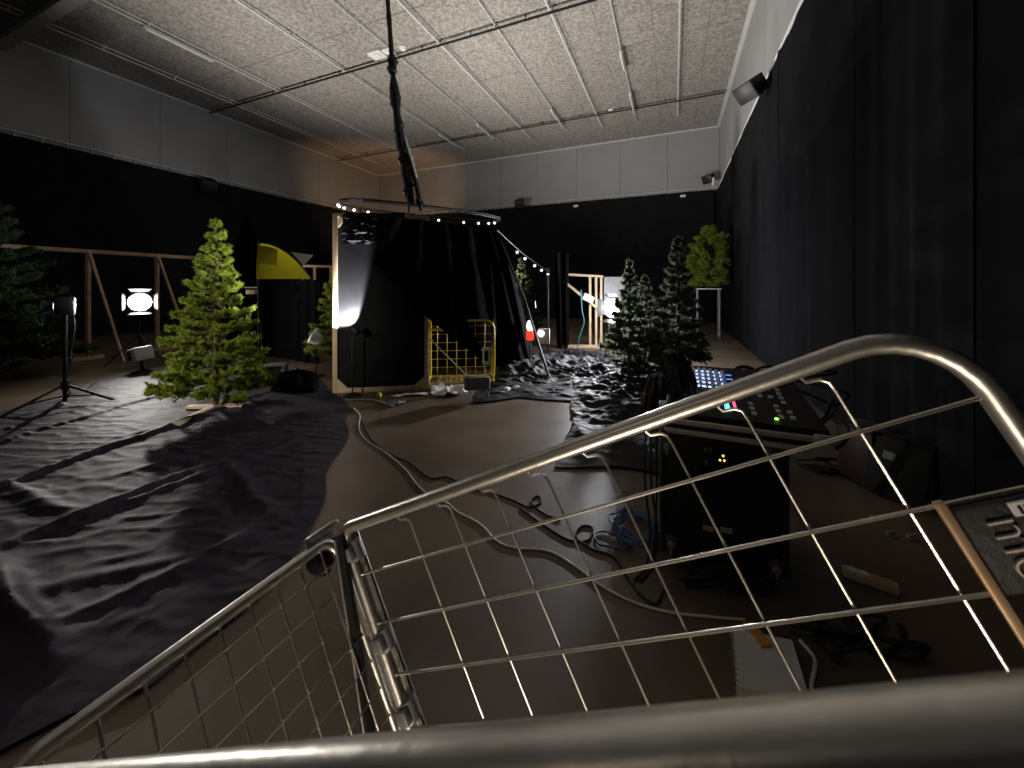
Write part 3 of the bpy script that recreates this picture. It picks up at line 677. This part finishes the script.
a = dep(372.5, 262, 4.60); b_ = dep(384, 254.5, 4.63); c = dep(379, 268.5, 4.63)
# tent
def tent(u, v):
    bot = [(428, 6.3), (450, 6.45), (480, 6.5), (508, 6.5), (531, 6.6), (536, 7.6), (520, 8.2)]
    top = [(410, 6.0), (440, 6.1), (462, 6.2), (482, 6.3), (491, 6.4), (492, 6.9), (480, 7.3)]
    i = u * 6; k = min(5, int(i)); f = i - k
    bx, bd = (bot[k][j] + (bot[k + 1][j] - bot[k][j]) * f for j in (0, 1)); tx_, td = (top[k][j] + (top[k + 1][j] - top[k][j]) * f for j in (0, 1))
    vv = v ** .8; s = 1 - vv
    px = tx_ + (bx - tx_) * s ** .55; d = td + (bd - td) * s
    w = dep(px, HY, d + .07 * math.sin(u * 60 + 3 * v) * (1 - .55 * v)); zt = 2.40
    return Vector((w.x, w.y, .01 + (zt - .01) * v))
solo(MB().grid(tent, 150, 40, FW * .015), 'black_tent', 'cloth', 'black cloth tent draped from the hoop behind the yellow trolley', 'tent')

# string of bulbs to the pole
pb = at(548, 352); p = pb + UP * 1.78
t = thing('lamp_pole', pb, 'slim dark pole with a string of bulbs right of the black tent', 'pole')
MB().cyl(pb, p, .022).lathe(pb, [(.15, 0), (.15, .02), (.03, .05)]).build('pole', 'blkm', t)
p = dep(548, 271, pb.dot(FW)); MB().cyl(p - UP * .05, p + UP * .06, .035).build('pole_cap', 'blk', t)
sa = dep(497, 230, 6.7); sp = [sa.lerp(p, i / 20) - UP * .05 * math.sin(math.pi * i / 20) for i in range(21)]
MB().tube(sp, .008, 6).build('wire', 'blkm', t)
for i in (7, 10, 14, 17, 20):
    q = sp[i] - UP * .05; bo = MB().cyl(q, q + UP * .05, .012, seg=8).build('bulb_socket', 'blk', t)
    MB().ball(q - UP * .02, .026, 10, 6).build('bulb_glass', 'bulb', bo)
# tripod legs at right of tent
b = at(550, 380)
t = thing('leaning_pole', b, 'black stand leaning out of the right side of the tent', 'stand')
MB().tube([b, dep(534, 330, 6.2), dep(525, 300, 6.35), dep(500, 240, 6.5)], .02, 8).build('pole', 'blk', t)
MB().tube([dep(526, 301, 6.3), dep(535, 302, 6.2), dep(535, 308, 6.2)], .014, 6).build('arm', 'blkm', t)
for px, py, mm, lab in [(530, 333, 'red', 'red glowing lamp with a white top at the right edge of the tent'), (541, 335, 'whiteglow', 'small white glowing lamp right of the red lamp by the tent')]:
    g = at(px, 368); dd = g.dot(FW); p = dep(px, py, dd)
    t = thing('work_light', g, lab, 'lamp', 'small lamps by the tent')
    MB().cyl(g, p - UP * .06, .012).lathe(g, [(.1, 0), (.1, .015), (.02, .03)]).build('stand', 'blkm', t)
    if mm == 'red':
        MB().lathe(p - UP * .12, [(.05, 0), (.065, .03), (.065, .13), (.05, .16)]).build('red_glass', 'red', t)
        MB().ball(p + UP * .12, .06, 12, 8, 1.7).build('bulb', 'whiteglow', t)
    else:
        MB().ball(p + UP * .03, .06, 12, 8).build('bulb', 'whiteglow', t)
        MB().box(p + RT * .05 - UP * .02, (.20, .03, .26), axes(RT), .01).build('backboard', 'white', t)
# black drape on a stand right of the pole
def side_drape(u, v):
    w = dep(557 + 12 * u - 3 * v * (1 - u), HY, 8.6 + .1 * math.sin(u * 14)); return Vector((w.x, w.y, .01 + v * 2.15))
solo(MB().grid(side_drape, 40, 10, FW * .02), 'narrow_drape', 'cloth', 'narrow black drape hanging just right of the lamp pole', 'drape')

# ---------------------------------------------------------------- yellow trolley lying by the tent
o = at(428, 387); ye = (at(494, 385) - o); YW = ye.length; ye.normalize(); yn = Vector((ye.y, -ye.x, 0))
t = thing('wire_trolley', o + ye * YW / 2 - yn * .2, 'yellow wire mesh trolley in front of the black tent', 'trolley', 'tube framed wire trolleys')
def ypan(off):
    h = .92
    f = MB().tube([o + ye * .0 + UP * (h), o + ye * (YW - .10) + UP * h, o + ye * (YW - .03) + UP * (h - .03), o + ye * YW + UP * (h - .1), o + ye * YW + UP * .14, o + ye * (YW - .03) + UP * .07, o + ye * (YW - .1) + UP * .04, o + UP * .04], .016, 8, closed=True)
    for v in range(len(f.v)): f.v[v] = tuple(Vector(f.v[v]) - yn * off)
    g = MB()
    for k in range(1, 7): g.cyl(o + ye * (k * YW / 7) + UP * .04 - yn * off, o + ye * (k * YW / 7) + UP * h - yn * off, .0042, seg=6)
    for k in range(1, 8): g.cyl(o + UP * (.04 + k * .115) - yn * off, o + ye * YW + UP * (.04 + k * .115) - yn * off, .0042, seg=6)
    return f, g
for off in (0.0, .42):
    f, g = ypan(off); fo = f.build('side_frame', 'yellow', t)
    if off == 0: g.build('wire_mesh', 'yellow', fo)
cr = MB()
for s in (0, YW):
    for z in (.06, .9): cr.cyl(o + ye * s + UP * z, o + ye * s + UP * z - yn * .42, .012)
for k in range(1, 6): cr.cyl(o + ye * (YW * k / 6) + UP * .06, o + ye * (YW * k / 6) + UP * .06 - yn * .42, .005, seg=6)
cr.build('cross_bars', 'yellow', t)
MB().cyl(o + UP * .80 + yn * .02 + ye * .0, o + UP * .80 + yn * .02 + ye * .26, .022).build('handle', 'yellow', t)
MB().tube(spline([o + UP * .72 + yn * .03, o + UP * .5 + yn * .05 + ye * .2, o + UP * .3 + yn * .06 + ye * .4, o + UP * .12 + yn * .12 + ye * .58]), .008, 6).build('grey_cable', 'galv', t)
pc = o + ye * (YW - .11) + UP * .42 + yn * .02
po = MB().box(pc, (.11, .01, .24), axes(ye, UP), .004).build('sign_plate', 'white', t)
MB().box(pc + yn * .007, (.055, .006, .15), axes(ye, UP)).build('black_field', 'blk', po, False)
for s in (.1, YW - .1):
    for off in (.05, .37):
        q = o + ye * s - yn * off; MB().lathe(q + UP * .03 - ye * .012, [(.01, -.0), (.03, 0), (.03, .024), (.01, .024)], ye, 14).build('caster', 'blk', t)

# grey box on feet, foil sheet, ball
g = at(477, 399); R3 = axes(RT + FW * .15)
t = thing('grey_heater', g, 'small grey box on metal feet in front of the yellow trolley', 'box')
MB().box(g + UP * .20, (.32, .12, .16), R3, .02).build('body', 'greyplas', t)
for s in (-.10, .12):
    MB().tube([g + RT * s + UP * .13, g + RT * (s + .03) - FW * .04 + UP * .06, g + RT * (s + .05) - FW * .10 + UP * .008], .008, 6).tube([g + RT * s + UP * .13, g + RT * (s + .03) + FW * .1 + UP * .008], .008, 6).build('foot', 'galv', t)
def crump(poly_a, poly_b, amp, seed):
    A = [at(*q) for q in poly_a]; B = [at(*q) for q in poly_b]
    def fn(u, v):
        p = poly_eval(A, u).lerp(poly_eval(B, u), v)
        return Vector((p.x, p.y, .01 + amp * abs(fbm(p * 6 + Vector((seed, 0, 0)))) + amp * ridge(noise.noise(p * 4 + Vector((0, seed, 0))))))
    return MB().grid(fn, 40, 14, (0, 0, -.004))
solo(crump([(430, 396), (450, 397), (468, 395)], [(432, 386), (450, 389), (466, 388)], .05, 3), 'foil_sheet', 'white', 'crumpled white plastic film on the floor below the yellow trolley', 'plastic film')
solo(crump([(392, 398), (410, 396), (428, 396)], [(396, 396), (410, 394.5), (428, 393)], .015, 4), 'paper_strip', 'paper', 'white paper strip on the floor below the framed panel', 'paper')
solo(crump([(385, 407), (398, 408), (406, 403)], [(389, 403), (398, 402), (404, 400)], .03, 5), 'plastic_scrap', 'greyplas', 'grey plastic scrap on the bare floor below the framed panel', 'plastic scrap')
solo(crump([(492, 396), (510, 394), (526, 388)], [(496, 392), (510, 389), (522, 386)], .03, 6), 'tape_scrap', 'paper', 'pale scrap of film on the floor right of the grey box', 'plastic scrap')
solo(MB().ball(at(379, 398) + UP * .035, .035, 14, 10), 'ball', 'ball', 'small yellow green ball on the floor below the framed panel', 'ball')

# ---------------------------------------------------------------- timber wall piece behind the right lamp
t = thing('timber_partition', at(590, 346), 'timber frame with a grey board behind the right lamp', 'frame')
D9 = 8.7
def V3(px, py): return dep(px, py, D9)
def gz(px): q = dep(px, HY, D9); return Vector((q.x, q.y, 0))
stick(MB(), V3(568, 274.5), V3(603, 276.5), .05, .05).build('beam', 'wood', t)
for px in (590, 596, 601): stick(MB(), gz(px), V3(px, 276), .05, .05).build('post', 'wood', t)
stick(MB(), V3(563, 281) + FW * -.06, V3(604, 314) + FW * -.06, .055, .04).build('brace', 'wood', t)
a, b_ = gz(604), gz(624)
MB().prism([a + UP * .75, b_ + UP * .75, b_ + UP * 1.62, a + UP * 1.62], FW * .02).build('grey_board', 'greyplas', t, False)
MB().box(V3(587, 298) + FW * -.12, (.26, .12, .16), axes(RT + UP * -.5, UP + RT * .5), .02).build('paper_wrap', 'paper', t)
stick(MB(), gz(560) + UP * .03, gz(604) + UP * .03, .06, .16).build('floor_plank', 'wood', t)
solo(MB().tube(spline([dep(581, 290, 8.3), dep(582, 310, 8.3), dep(584, 322, 8.3), dep(580, 335, 8.3), dep(577, 350, 8.3), at(576, 350.5)]), .014, 6), 'teal_cable', 'teal', 'teal cable hanging from the timber frame behind the right lamp', 'cable')

# ---------------------------------------------------------------- black bags by the desk
def bag(b, w, h, lean, seed, label):
    b = Vector(b)
    def fn(u, v):
        a = u * 2 * math.pi; k = (1 + .25 * noise.noise(Vector((math.cos(a) * 2 + seed, math.sin(a) * 2, v * 1.4)))) * (1 - .45 * v ** 2) * (1 if v < .93 else 1 - (v - .93) * 11)
        k *= 1 + .10 * math.sin(a * 9 + 2 * v + seed)
        return b + Vector((math.cos(a) * w * k, math.sin(a) * w * .8 * k, v * h)) + Vector(lean) * v * v
    return solo(MB().grid(fn, 80, 24), 'bin_bag', 'bag', label, 'bag', 'shiny black bags by the mixing desk')

bag(at(655, 424), .14, .52, RT * .06 + FW * .03, 5, 'slim shiny black bag left of the black pot')

# ---------------------------------------------------------------- rack, desk
rl = at(661, 566); rr = at(789, 596); ex = (rr - rl); RW = ex.length; ex.normalize(); ey = Vector((-ex.y, ex.x, 0)); R3 = axes(ex, UP)
RH = .665; rc = (rl + rr) / 2 + ey * .26
t = thing('rack_case', rc, 'black flight case rack with indicator lights under the mixing desk', 'rack case')
MB().box(rc + UP * (RH / 2 + .05), (RW, .52, RH - .05), R3, .01).build('body', 'case', t)
for sx in (-1, 1):
    MB().box(rc + ex * sx * (RW / 2 - .012) - ey * .262 + UP * (RH / 2 + .05), (.024, .012, RH - .06), R3, .003).build('edge_strip', 'blkm', t)
    for sy in (-1, 1): MB().lathe(rc + ex * sx * (RW / 2 - .07) + ey * sy * .19 + UP * .035 - ex * .015, [(.008, 0), (.035, 0), (.035, .03), (.008, .03)], ex, 14).build('caster', 'blk', t)
def rf(px, py): # point on rack front
    n = ey; r = ray(px, py); o_ = Vector((0, 0, CAM_H)); return o_ + r * ((rl - ey * .004 - o_).dot(n) / r.dot(n))
fp = MB().box(rf(722, 462), (.17, .008, .14), R3, .002).build('control_panel', 'blk', t)
for px, py, mm, nm in [(723, 455.5, 'ledgreen', 'green_light'), (719.8, 459.8, 'ledamber', 'amber_light'), (724.2, 460.2, 'ledamber', 'amber_light')]:
    MB().lathe(rf(px, py) - ey * .003, [(.005, 0), (.004, .005), (.001, .006)], -ey, 10).build(nm, mm, fp)
for px, py in [(705, 449), (710, 449), (706, 462)]: MB().box(rf(px, py) - ey * .006, (.008, .006, .014), R3).build('switch', 'label', fp, False)
for px, py, w in [(708, 528, .045), (726, 530, .05)]: MB().box(rf(px, py) - ey * .003, (w, .006, .022), R3).build('label', 'label', t, False)
for px, py in [(667, 445), (773, 455), (671, 543), (776, 568)]:
    l = MB().box(rf(px, py) - ey * .006, (.055, .010, .085), R3, .008).build('latch', 'latch', t)
    MB().lathe(rf(px, py) - ey * .012, [(.018, 0), (.018, .008), (.006, .012)], -ey, 12).tube([rf(px, py) - ey * .02 - UP * .005, rf(px, py + 8) - ey * .02], .006, 6).build('latch_clip', 'galv', l)
# desk case on top
dl = dep(664, 421, 1.90); dr = dep(838, 441, 1.62)
dz = RH + .008
dx = (Vector((dr.x, dr.y, 0)) - Vector((dl.x, dl.y, 0))); DW = dx.length; dx.normalize(); dy = Vector((-dx.y, dx.x, 0)); R3d = axes(dx, UP)
dl = Vector((dl.x, dl.y, 0))
t = thing('mixing_desk', dl + dx * DW / 2 + dy * .35 + UP * dz, 'mixing desk with glowing keys in a case with aluminium edges', 'mixing desk')
DD2 = .78; c0 = dl + dx * DW / 2 + dy * DD2 / 2
MB().box(c0 + UP * (dz + .035), (DW, DD2, .07), R3d, .006).build('case_base', 'case', t)
for zz in (dz + .014, dz + .062):
    MB().box(c0 - dy * (DD2 / 2 + .004) + UP * zz, (DW, .014, .024), R3d, .003).build('front_edge', 'alu', t)
MB().box(c0 - dy * (DD2 / 2 + .006) + dx * (DW / 2 - .05) + UP * (dz + .045), (.075, .016, .085), R3d, .01).build('case_corner', 'alu', t)
z1, z2 = dz + .095, dz + .20
A = [dl + dx * .02 + dy * .03 + UP * (dz + .07), dl + dx * .02 + dy * .03 + UP * z1, dl + dx * .02 + dy * (DD2 - .02) + UP * z2, dl + dx * .02 + dy * (DD2 - .02) + UP * (dz + .07)]
MB().prism(A, dx * (DW - .04)).build('console_body', 'blk', t, False)
def top(u, v, h=0.0):
    n = Vector((0, 0, 1)); p = dl + dx * (.05 + u * (DW - .1)) + dy * (.06 + v * (DD2 - .12)); f = ((p - dl).dot(dy) - .03) / (DD2 - .05)
    return p + UP * (z1 + (z2 - z1) * f + h)
Rt = axes(dx, UP - dy * ((z2 - z1) / (DD2 - .05)))
rng = random.Random(4)
for i in range(6):
    for j in range(5):
        p = top(.17 + i * .055, .56 + j * .095 - i * .012); MB().lathe(p, [(.013, 0), (.013, .012), (.009, .022), (.003, .024)], Rt @ Vector((0, 0, 1)), 10).build('knob', 'knob', t)
lm = MB()
for i in range(5):
    for j in range(5): lm.box(top(.20 + i * .055, .52 + j * .095, .003), (.02, .009, .006), Rt)
lm.build('lit_keys', 'ledwhite', t, False)
lb = MB()
for j in range(4): lb.box(top(.34, .54 + j * .105, .002), (.22, .007, .004), Rt)
lb.build('blue_key_rows', 'ledblue', t, False)
MB().box(top(.41, .20, .004), (.020, .15, .006), Rt).build('teal_meter', 'ledteal', t, False)
MB().box(top(.47, .20, .004), (.012, .07, .006), Rt).build('pink_meter', 'ledred', t, False)
MB().lathe(top(.74, .03, .003), [(.009, 0), (.007, .006), (.001, .007)], UP, 10).build('green_light', 'ledgreen', t)
for k, uu in enumerate((.60, .70, .78, .86)):
    for j in range(9):
        if rng.random() < .75: MB().box(top(uu + (rng.random() - .5) * .01, .08 + j * .085, .004), (.02, .028, .008), Rt).build('fader_cap', 'knob', t, False)
fm = MB()
for k in range(7): fm.box(top(.52 + .06 * k, .26, .002), (.006, .16, .004), Rt)
fm.build('fader_slots', 'blkm', t, False)

bag(top(.06, .30), .075, .25, -RT * .05 + FW * .03, 3, 'upright shiny black bag standing on the left end of the mixing desk')
# cables tangle beside the desk
def wander(px0, py0, d0, n, seed, spread, z):
    r_ = random.Random(seed); c = dep(px0, py0, d0); pts = []
    for i in range(n): pts.append(c + dx * r_.uniform(-1, 1) * spread + dy * r_.uniform(-1, 1) * spread * 1.2 + UP * r_.uniform(-.5, .5) * z)
    return spline(pts, 6)
solo(MB().tube(wander(800, 400, 2.1, 22, 5, .22, .35), .008, 6), 'cable_tangle', 'blackcable', 'black cable tangle spilling over the right end of the mixing desk', 'cable')
q = dep(752, 372, 2.75)
solo(MB().tube(spline([q - RT * .18 - UP * .06, q - RT * .1 + UP * .03, q + UP * .02, q + RT * .1 - UP * .08, q + RT * .16 - UP * .35, q + RT * .2 - UP * .6, Vector((q.x, q.y, .014)) + RT * .25]), .014, 8), 'black_hose', 'blackcable', 'thick black cable arching behind the mixing desk', 'cable')
# dark red case and black flat case right of desk
b = at(866, 482)
t = thing('side_case', b, 'dark red edged equipment case at the right wall beside the desk', 'case')
R3 = axes(RT + FW * .1)
MB().box(b + UP * .20, (.20, .26, .38), R3, .012).build('body', 'redcase', t)
MB().box(b + UP * .40, (.21, .27, .02), R3, .004).build('lid', 'case', t)
MB().box(b + UP * .30 - FW * .135, (.11, .016, .04), R3, .004).build('handle', 'blkm', t)
b = at(897, 500)
t = thing('flat_case', b, 'upright black board with a grey label leaning at the right wall', 'case')
Rb = axes(RT * .55 - FW * .85, UP + RT * .18)
bc = b + UP * .215
MB().box(bc, (.30, .04, .42), Rb, .008).build('board', 'case', t)
MB().box(bc + Rb @ Vector((.0, -.024, .195)), (.30, .010, .025), Rb, .003).build('edge_strip', 'blkm', t)
MB().box(bc + Rb @ Vector((-.04, -.0235, .06)), (.06, .006, .05), Rb).build('label', 'label', t, False)
for i, (px, py, n, s, w, lab) in enumerate([(840, 468, 16, 7, .16, 'black cable heap on the floor between rack and dark red case'), (850, 640, 20, 8, .13, 'black cable heap on the floor below the power strip'), (715, 580, 16, 9, .13, 'loose black cables on the floor in front of the rack')]):
    r_ = random.Random(s); c = at(px, py); pts = [c + RT * r_.uniform(-1.3, 1.3) * w * 1.4 + FW * r_.uniform(-.8, .8) * w + UP * (.012 + .06 * r_.random() ** 2) for _ in range(n)]
    solo(MB().tube(spline(pts, 7), .008, 6), 'cable_heap', 'blackcable', lab, 'cable', 'cable heaps at the right')
# power strip and bits
a = at(842, 574); b_ = at(899, 594); d = (b_ - a); L_ = d.length; R3 = axes(d, UP); c = (a + b_) / 2
t = thing('power_strip', c, 'power strip lying on the dark floor at the right', 'power strip')
MB().box(c + UP * .02, (L_, .05, .04), R3, .008).build('body', 'beige', t)
for k in range(4): MB().lathe(c + d.normalized() * (L_ * (.1 + .22 * k) - L_ * .42) + UP * .04, [(.018, 0), (.018, .003), (.012, .001)], UP, 12).build('socket', 'white' if k < 2 else 'orange', t)
for px, py, lab in [(876, 520, 'small dark clip on the floor beyond the power strip, leftmost of three'), (891, 537, 'small dark clip on the floor beyond the power strip, middle of three'), (913, 540, 'small dark clip on the floor beyond the power strip, rightmost of three')]:
    g = at(px, py); solo(MB().box(g + UP * .012, (.05, .02, .02), axes(RT - FW * .8), .004).cyl(g + UP * .02 - RT * .02, g + UP * .03 + RT * .02, .006), 'clip', 'galv', lab, 'clip', 'small clips on the floor')

# white ring bound folder with orange card
c1, c2, c3, c4 = at(738, 712, .03), at(733, 628, .03), at(792, 640, .03), at(812, 706, .03)
t = thing('ring_binder', (c1 + c2 + c3 + c4) / 4 * Vector((1, 1, 0)), 'white ring bound folder lying on the floor with an orange card', 'folder')
MB().prism([Vector((q.x, q.y, .004)) for q in (c1, c4, c3, c2)], UP * .026).build('cover', 'paper', t, False)
k1 = c1.lerp(c2, .25); k2 = c4.lerp(c3, .05)
MB().prism([q + UP * .0005 for q in (c1, c4, k2, k1)], UP * .003).build('beige_band', 'beige', t, False)
rg = MB()
for k in range(14):
    q = c2.lerp(c1, (k + .5) / 14); rg.tube([q + Vector((math.cos(a_) * .008, 0, -.012 + math.sin(a_) * .016)) for a_ in [x * .7 for x in range(9)]], .002, 5)
rg.build('ring_binding', 'galv', t)
q = at(757, 634, .036); MB().box(q, (.045, .10, .006), axes(RT * 1 + FW * .1)).build('orange_card', 'orange', t, False)

# ---------------------------------------------------------------- cables on the floor
def floor_cable(pts, r, m, label, z=0.0, name='floor_cable', n=8):
    P_ = [at(x, y, r + z) for x, y in pts]
    return solo(MB().tube(spline(P_, n), r, 8), name, m, label, 'cable', 'cables on the bare floor')
floor_cable([(354, 408), (360, 415), (359, 428), (366, 440), (385, 452), (404, 468), (415, 482), (428, 495), (447, 503), (458, 512), (480, 524), (497, 541), (516, 548), (548, 551), (575, 566), (600, 585), (633, 602), (668, 612), (700, 616), (745, 620)], .0055, 'whitecable', 'long white cable winding across the bare floor towards the folder')
floor_cable([(361, 420), (372, 440), (392, 455), (410, 463), (430, 478), (447, 477), (470, 488), (490, 492), (512, 500), (530, 507), (541, 502), (538, 496), (531, 502), (545, 514), (560, 520)], .0055, 'blackcable', 'thin black cable curling over the middle of the bare floor')
floor_cable([(520, 508), (548, 528), (570, 540), (588, 540), (592, 528), (582, 526), (576, 536), (590, 548), (612, 556), (624, 572), (638, 592), (655, 604), (664, 590)], .0055, 'blackcable', 'black looped cable left of the blue cable coil')
floor_cable([(316, 392), (330, 398), (345, 400), (372, 400), (395, 406)], .008, 'whitecable', 'short pale cable in front of the framed panel foot')
floor_cable([(0, 412), (30, 404), (62, 396), (95, 390), (120, 388)], .008, 'blackcable', 'black cable on the pale floor at the left picture edge')
floor_cable([(800, 640), (815, 660), (812, 690), (830, 700), (860, 690)], .007, 'whitecable', 'pale cable end right of the white folder')
# vertical cables by the rack
for k, (x0, x1) in enumerate([(644, 652), (650, 656), (656, 654)]):
    pass
m = MB()
for k, (x0, x1) in enumerate([(646, 650), (651, 657), (656, 655)]):
    pts = [dep(x0, 432, 1.99), dep(x0 - 1 + k, 480, 1.99), dep(x1, 530, 1.98), at(x1 - 4, 566, .01), at(x1 - 16, 580, .01)]
    m.tube(spline(pts), .006, 6)
solo(m, 'cable_bundle', 'blackcable', 'black cables dropping from the desk along the left side of the rack', 'cable')
# blue coil
pts = []; r_ = random.Random(12); c = at(632, 534)
for i in range(120):
    a_ = i * 2 * math.pi / 18; k = .10 + .035 * math.sin(i * .37) + .02 * r_.random()
    pts.append(c + RT * (math.cos(a_) * k + .03 * math.sin(i * .11)) + FW * (math.sin(a_) * k * 1.1 + .04 * math.cos(i * .17)) + UP * (.01 + .05 * (i / 120) + .015 * math.sin(i * .9)))
t = thing('cable_coil', c, 'loose coil of blue cable on the floor left of the rack', 'cable')
MB().tube(spline(pts, 3), .0055, 6).build('coil', 'bluecable', t)
MB().tube(spline([at(600, 545, .01), at(594, 535, .01), at(604, 531, .01), at(622, 538, .02), at(632, 545, .02), at(618, 548, .01), at(600, 545, .012)]), .0055, 6).build('outer_loop', 'bluecable', t)
MB().tube(spline([at(622, 545, .03), at(618, 520, .05), at(616, 500, .06), at(624, 492, .06), at(634, 500, .05), at(640, 520, .03)]), .005, 6).build('upper_loop', 'bluecable', t)

# ---------------------------------------------------------------- tilted wire trolley in the foreground
def cw(v): return RT * v[0] + UP * v[1] + FW * v[2]
A_ = cw((.8094, .4613, -.3633)).normalized(); U_ = cw((-.4239, .8872, .1820)); U_ = (U_ - A_ * U_.dot(A_)).normalized(); B_ = U_.cross(A_)
RC = Matrix((A_, B_, U_)).transposed()
C_ = dep(338, 531, .6); TH = 1.128
root = thing('wire_trolley', C_ - U_ * TH, 'zinc plated wire trolley tilted in the near foreground', 'trolley', 'tube framed wire trolleys', RC)
def T(x, y, z): return C_ + A_ * x + B_ * y + U_ * z
TR = .0088; ZL = -.92
def arcpts(cx, cz, r, a0, a1, n=7): return [(cx + r * math.cos(a0 + (a1 - a0) * i / n), cz + r * math.sin(a0 + (a1 - a0) * i / n)) for i in range(n + 1)]
# far side panel
pa = [(0.012, ZL)] + arcpts(.032, -.02, .02, math.pi, math.pi / 2, 4) + arcpts(.715, -.065, .065, math.pi / 2, 0) + [(.78, ZL)]
fa = MB().tube([T(x, 0, z) for x, z in pa], TR, 14, closed=True).build('far_side_frame', 'chrome', root)
vw = MB(); hw = MB()
for k in range(8):
    x = .146 + .0775 * k
    vw.tube([T(x - .020, .000, -.006), T(x - .017, .003, -.015), T(x - .006, .003, -.0165), T(x - .001, .003, -.021), T(x, .003, -.03), T(x, .003, ZL)], .0015, 8)
vw.build('upright_wires', 'wire', fa)
for k in range(13): hw.tube([T(.012, -.001, -.071 * (k + 1) + .001), T(.78, -.001, -.071 * (k + 1) + .004)], .0018, 8)
hw.build('level_wires', 'wire', fa)
# left end panel
pb_ = [(-.010, ZL)] + arcpts(-.035, -.028, .025, 0, math.pi / 2, 5) + arcpts(-.305, -.024, .02, math.pi / 2, math.pi, 3) + [(-.325, ZL)]
fb = MB().tube([T(-.003, y, z) for y, z in pb_], TR * .85, 12, closed=True).build('end_frame', 'chrome', root)
vb = MB(); hb = MB()
for k in range(9):
    y = -.034 - .034 * k; vb.tube([T(-.003, y, -.004), T(-.003, y, ZL)], .0015, 6)
for k in range(25): hb.tube([T(.001, -.01, -.036 * (k + 1)), T(.001, -.325, -.036 * (k + 1))], .0012, 6)
vb.build('upright_wires', 'wire', fb); hb.build('level_wires', 'wire', fb)
# near side panel, its top tube running just in front of the camera
n0 = dep(400, 776, .155); n1 = dep(1000, 742, .100); DN = (n1 - n0).normalized(); nu = (U_ - DN * U_.dot(DN)).normalized()
NL = n0 - DN * .40
def TN(x, z): return NL + DN * x + nu * z
pn = [(.0, ZL)] + arcpts(.03, -.03, .03, math.pi, math.pi / 2, 4) + arcpts(.66, -.065, .065, math.pi / 2, 0) + [(.725, ZL)]
fn_ = MB().tube([TN(x, z) for x, z in pn], .0125, 18, closed=True).build('near_side_frame', 'chrome', root)
vn = MB()
for k in range(8): vn.tube([TN(.08 + .0775 * k, -.09), TN(.08 + .0775 * k, ZL)], .0021, 6)
for k in range(1, 12): vn.tube([TN(.0, -.071 * (k + 1)), TN(.725, -.071 * (k + 1))], .0022, 6)
vn.build('mesh_wires', 'wire', fn_)
# hinge post, strut, clips
MB().tube([T(.016, .012, -.01), T(.018, .012, ZL)], .0075, 10).build('hinge_post', 'chrome', root)
for z in (-.035, -.165, -.262, -.46, -.66):
    MB().tube([T(.017, .004, z - .014), T(.017, .004, z + .014)], .0125, 12).box(T(.017, -.008, z), (.020, .012, .020), RC, .003).build('hinge_clip', 'galv', root)
s0 = dep(339, 536, .582); s1 = dep(373, 756, .527)
MB().tube([s0, s1, s1 + (s1 - s0) * .6], .0085, 10).build('folding_strut', 'blkm', root)
MB().tube([s0 - FW * .009 - RT * .002, s1 - FW * .009 - RT * .002], .0022, 8).build('strut_rod', 'chrome', root)
MB().box(T(-.006, -.02, .012), (.016, .052, .010), RC, .003).box(T(-.014, -.02, .004), (.004, .05, .022), RC, .001).build('corner_clip', 'galv', root)
MB().lathe(T(-.045, -.02, -.030), [(.008, 0), (.017, .005), (.017, .036), (.008, .040)], A_ + U_ * .3, 14).box(T(-.03, -.02, -.034), (.02, .014, .03), RC, .005).build('corner_buffer', 'blk', root)
# base and casters
bs = MB().tube([T(.012, 0, ZL), T(.78, 0, ZL), T(.765, -.325, ZL), T(0, -.325, ZL)], TR * 1.2, 10, closed=True)
for k in range(1, 10): bs.tube([T(.08 * k - .01, 0, ZL), T(.08 * k - .01, -.325, ZL)], .003, 6)
bs.build('base_frame', 'chrome', root)
for x in (.06, .72):
    for y in (-.04, -.285):
        w = MB().lathe(T(x, y - .015, -TH + .062), [(.01, 0), (.058, 0), (.062, .006), (.062, .024), (.058, .03), (.01, .03)], B_, 18)
        w.box(T(x, y, -TH + .12), (.05, .05, .012), RC).box(T(x, y - .024, -TH + .09), (.03, .004, .07), RC).box(T(x, y + .024, -TH + .09), (.03, .004, .07), RC)
        w.tube([T(x, y, -TH + .12), T(x, y, ZL)], .012, 8).build('caster', 'blk', root)
# sign plate between the wires
PZ0, PZ1 = -.1395, -.2075
sp_ = MB().box(T(.79, -.006, (PZ0 + PZ1) / 2), (.165, .006, PZ0 - PZ1), RC, .003).build('sign_plate', 'case', root)
MB().box(T(.707, -.010, -.215), (.0075, .006, .17), RC, .0015).build('flat_bar', 'brass', root)
MB().box(T(.760, -.0105, -.1460), (.030, .002, .0105), RC, .0006).build('sticker', 'paper', sp_, False)
bk = MB()
for k in range(7): bk.box(T(.750 + .0032 * k, -.0118, -.1465), (.0012 if k % 2 else .002, .0006, .006), RC)
bk.build('sticker_print', 'blk', sp_, False)
# raised letters, reading down the plate
fc = bpy.data.curves.new('letters', 'FONT'); fc.body = 'me'; fc.size = .038; fc.extrude = .0012; fc.offset = -.0009
tmp = bpy.data.objects.new('letters', fc); COL.objects.link(tmp)
dg = bpy.context.evaluated_depsgraph_get(); me = bpy.data.meshes.new_from_object(tmp.evaluated_get(dg)); bpy.data.objects.remove(tmp)
lm = MB(); lm.v = []; 
for v in me.vertices: lm.v.append(tuple(T(.726 + v.co.y, -.0105 - v.co.z, -.149 - v.co.x)))
lm.f = [tuple(p_.vertices) for p_ in me.polygons]
lm.build('raised_letters', 'alu', sp_, False)
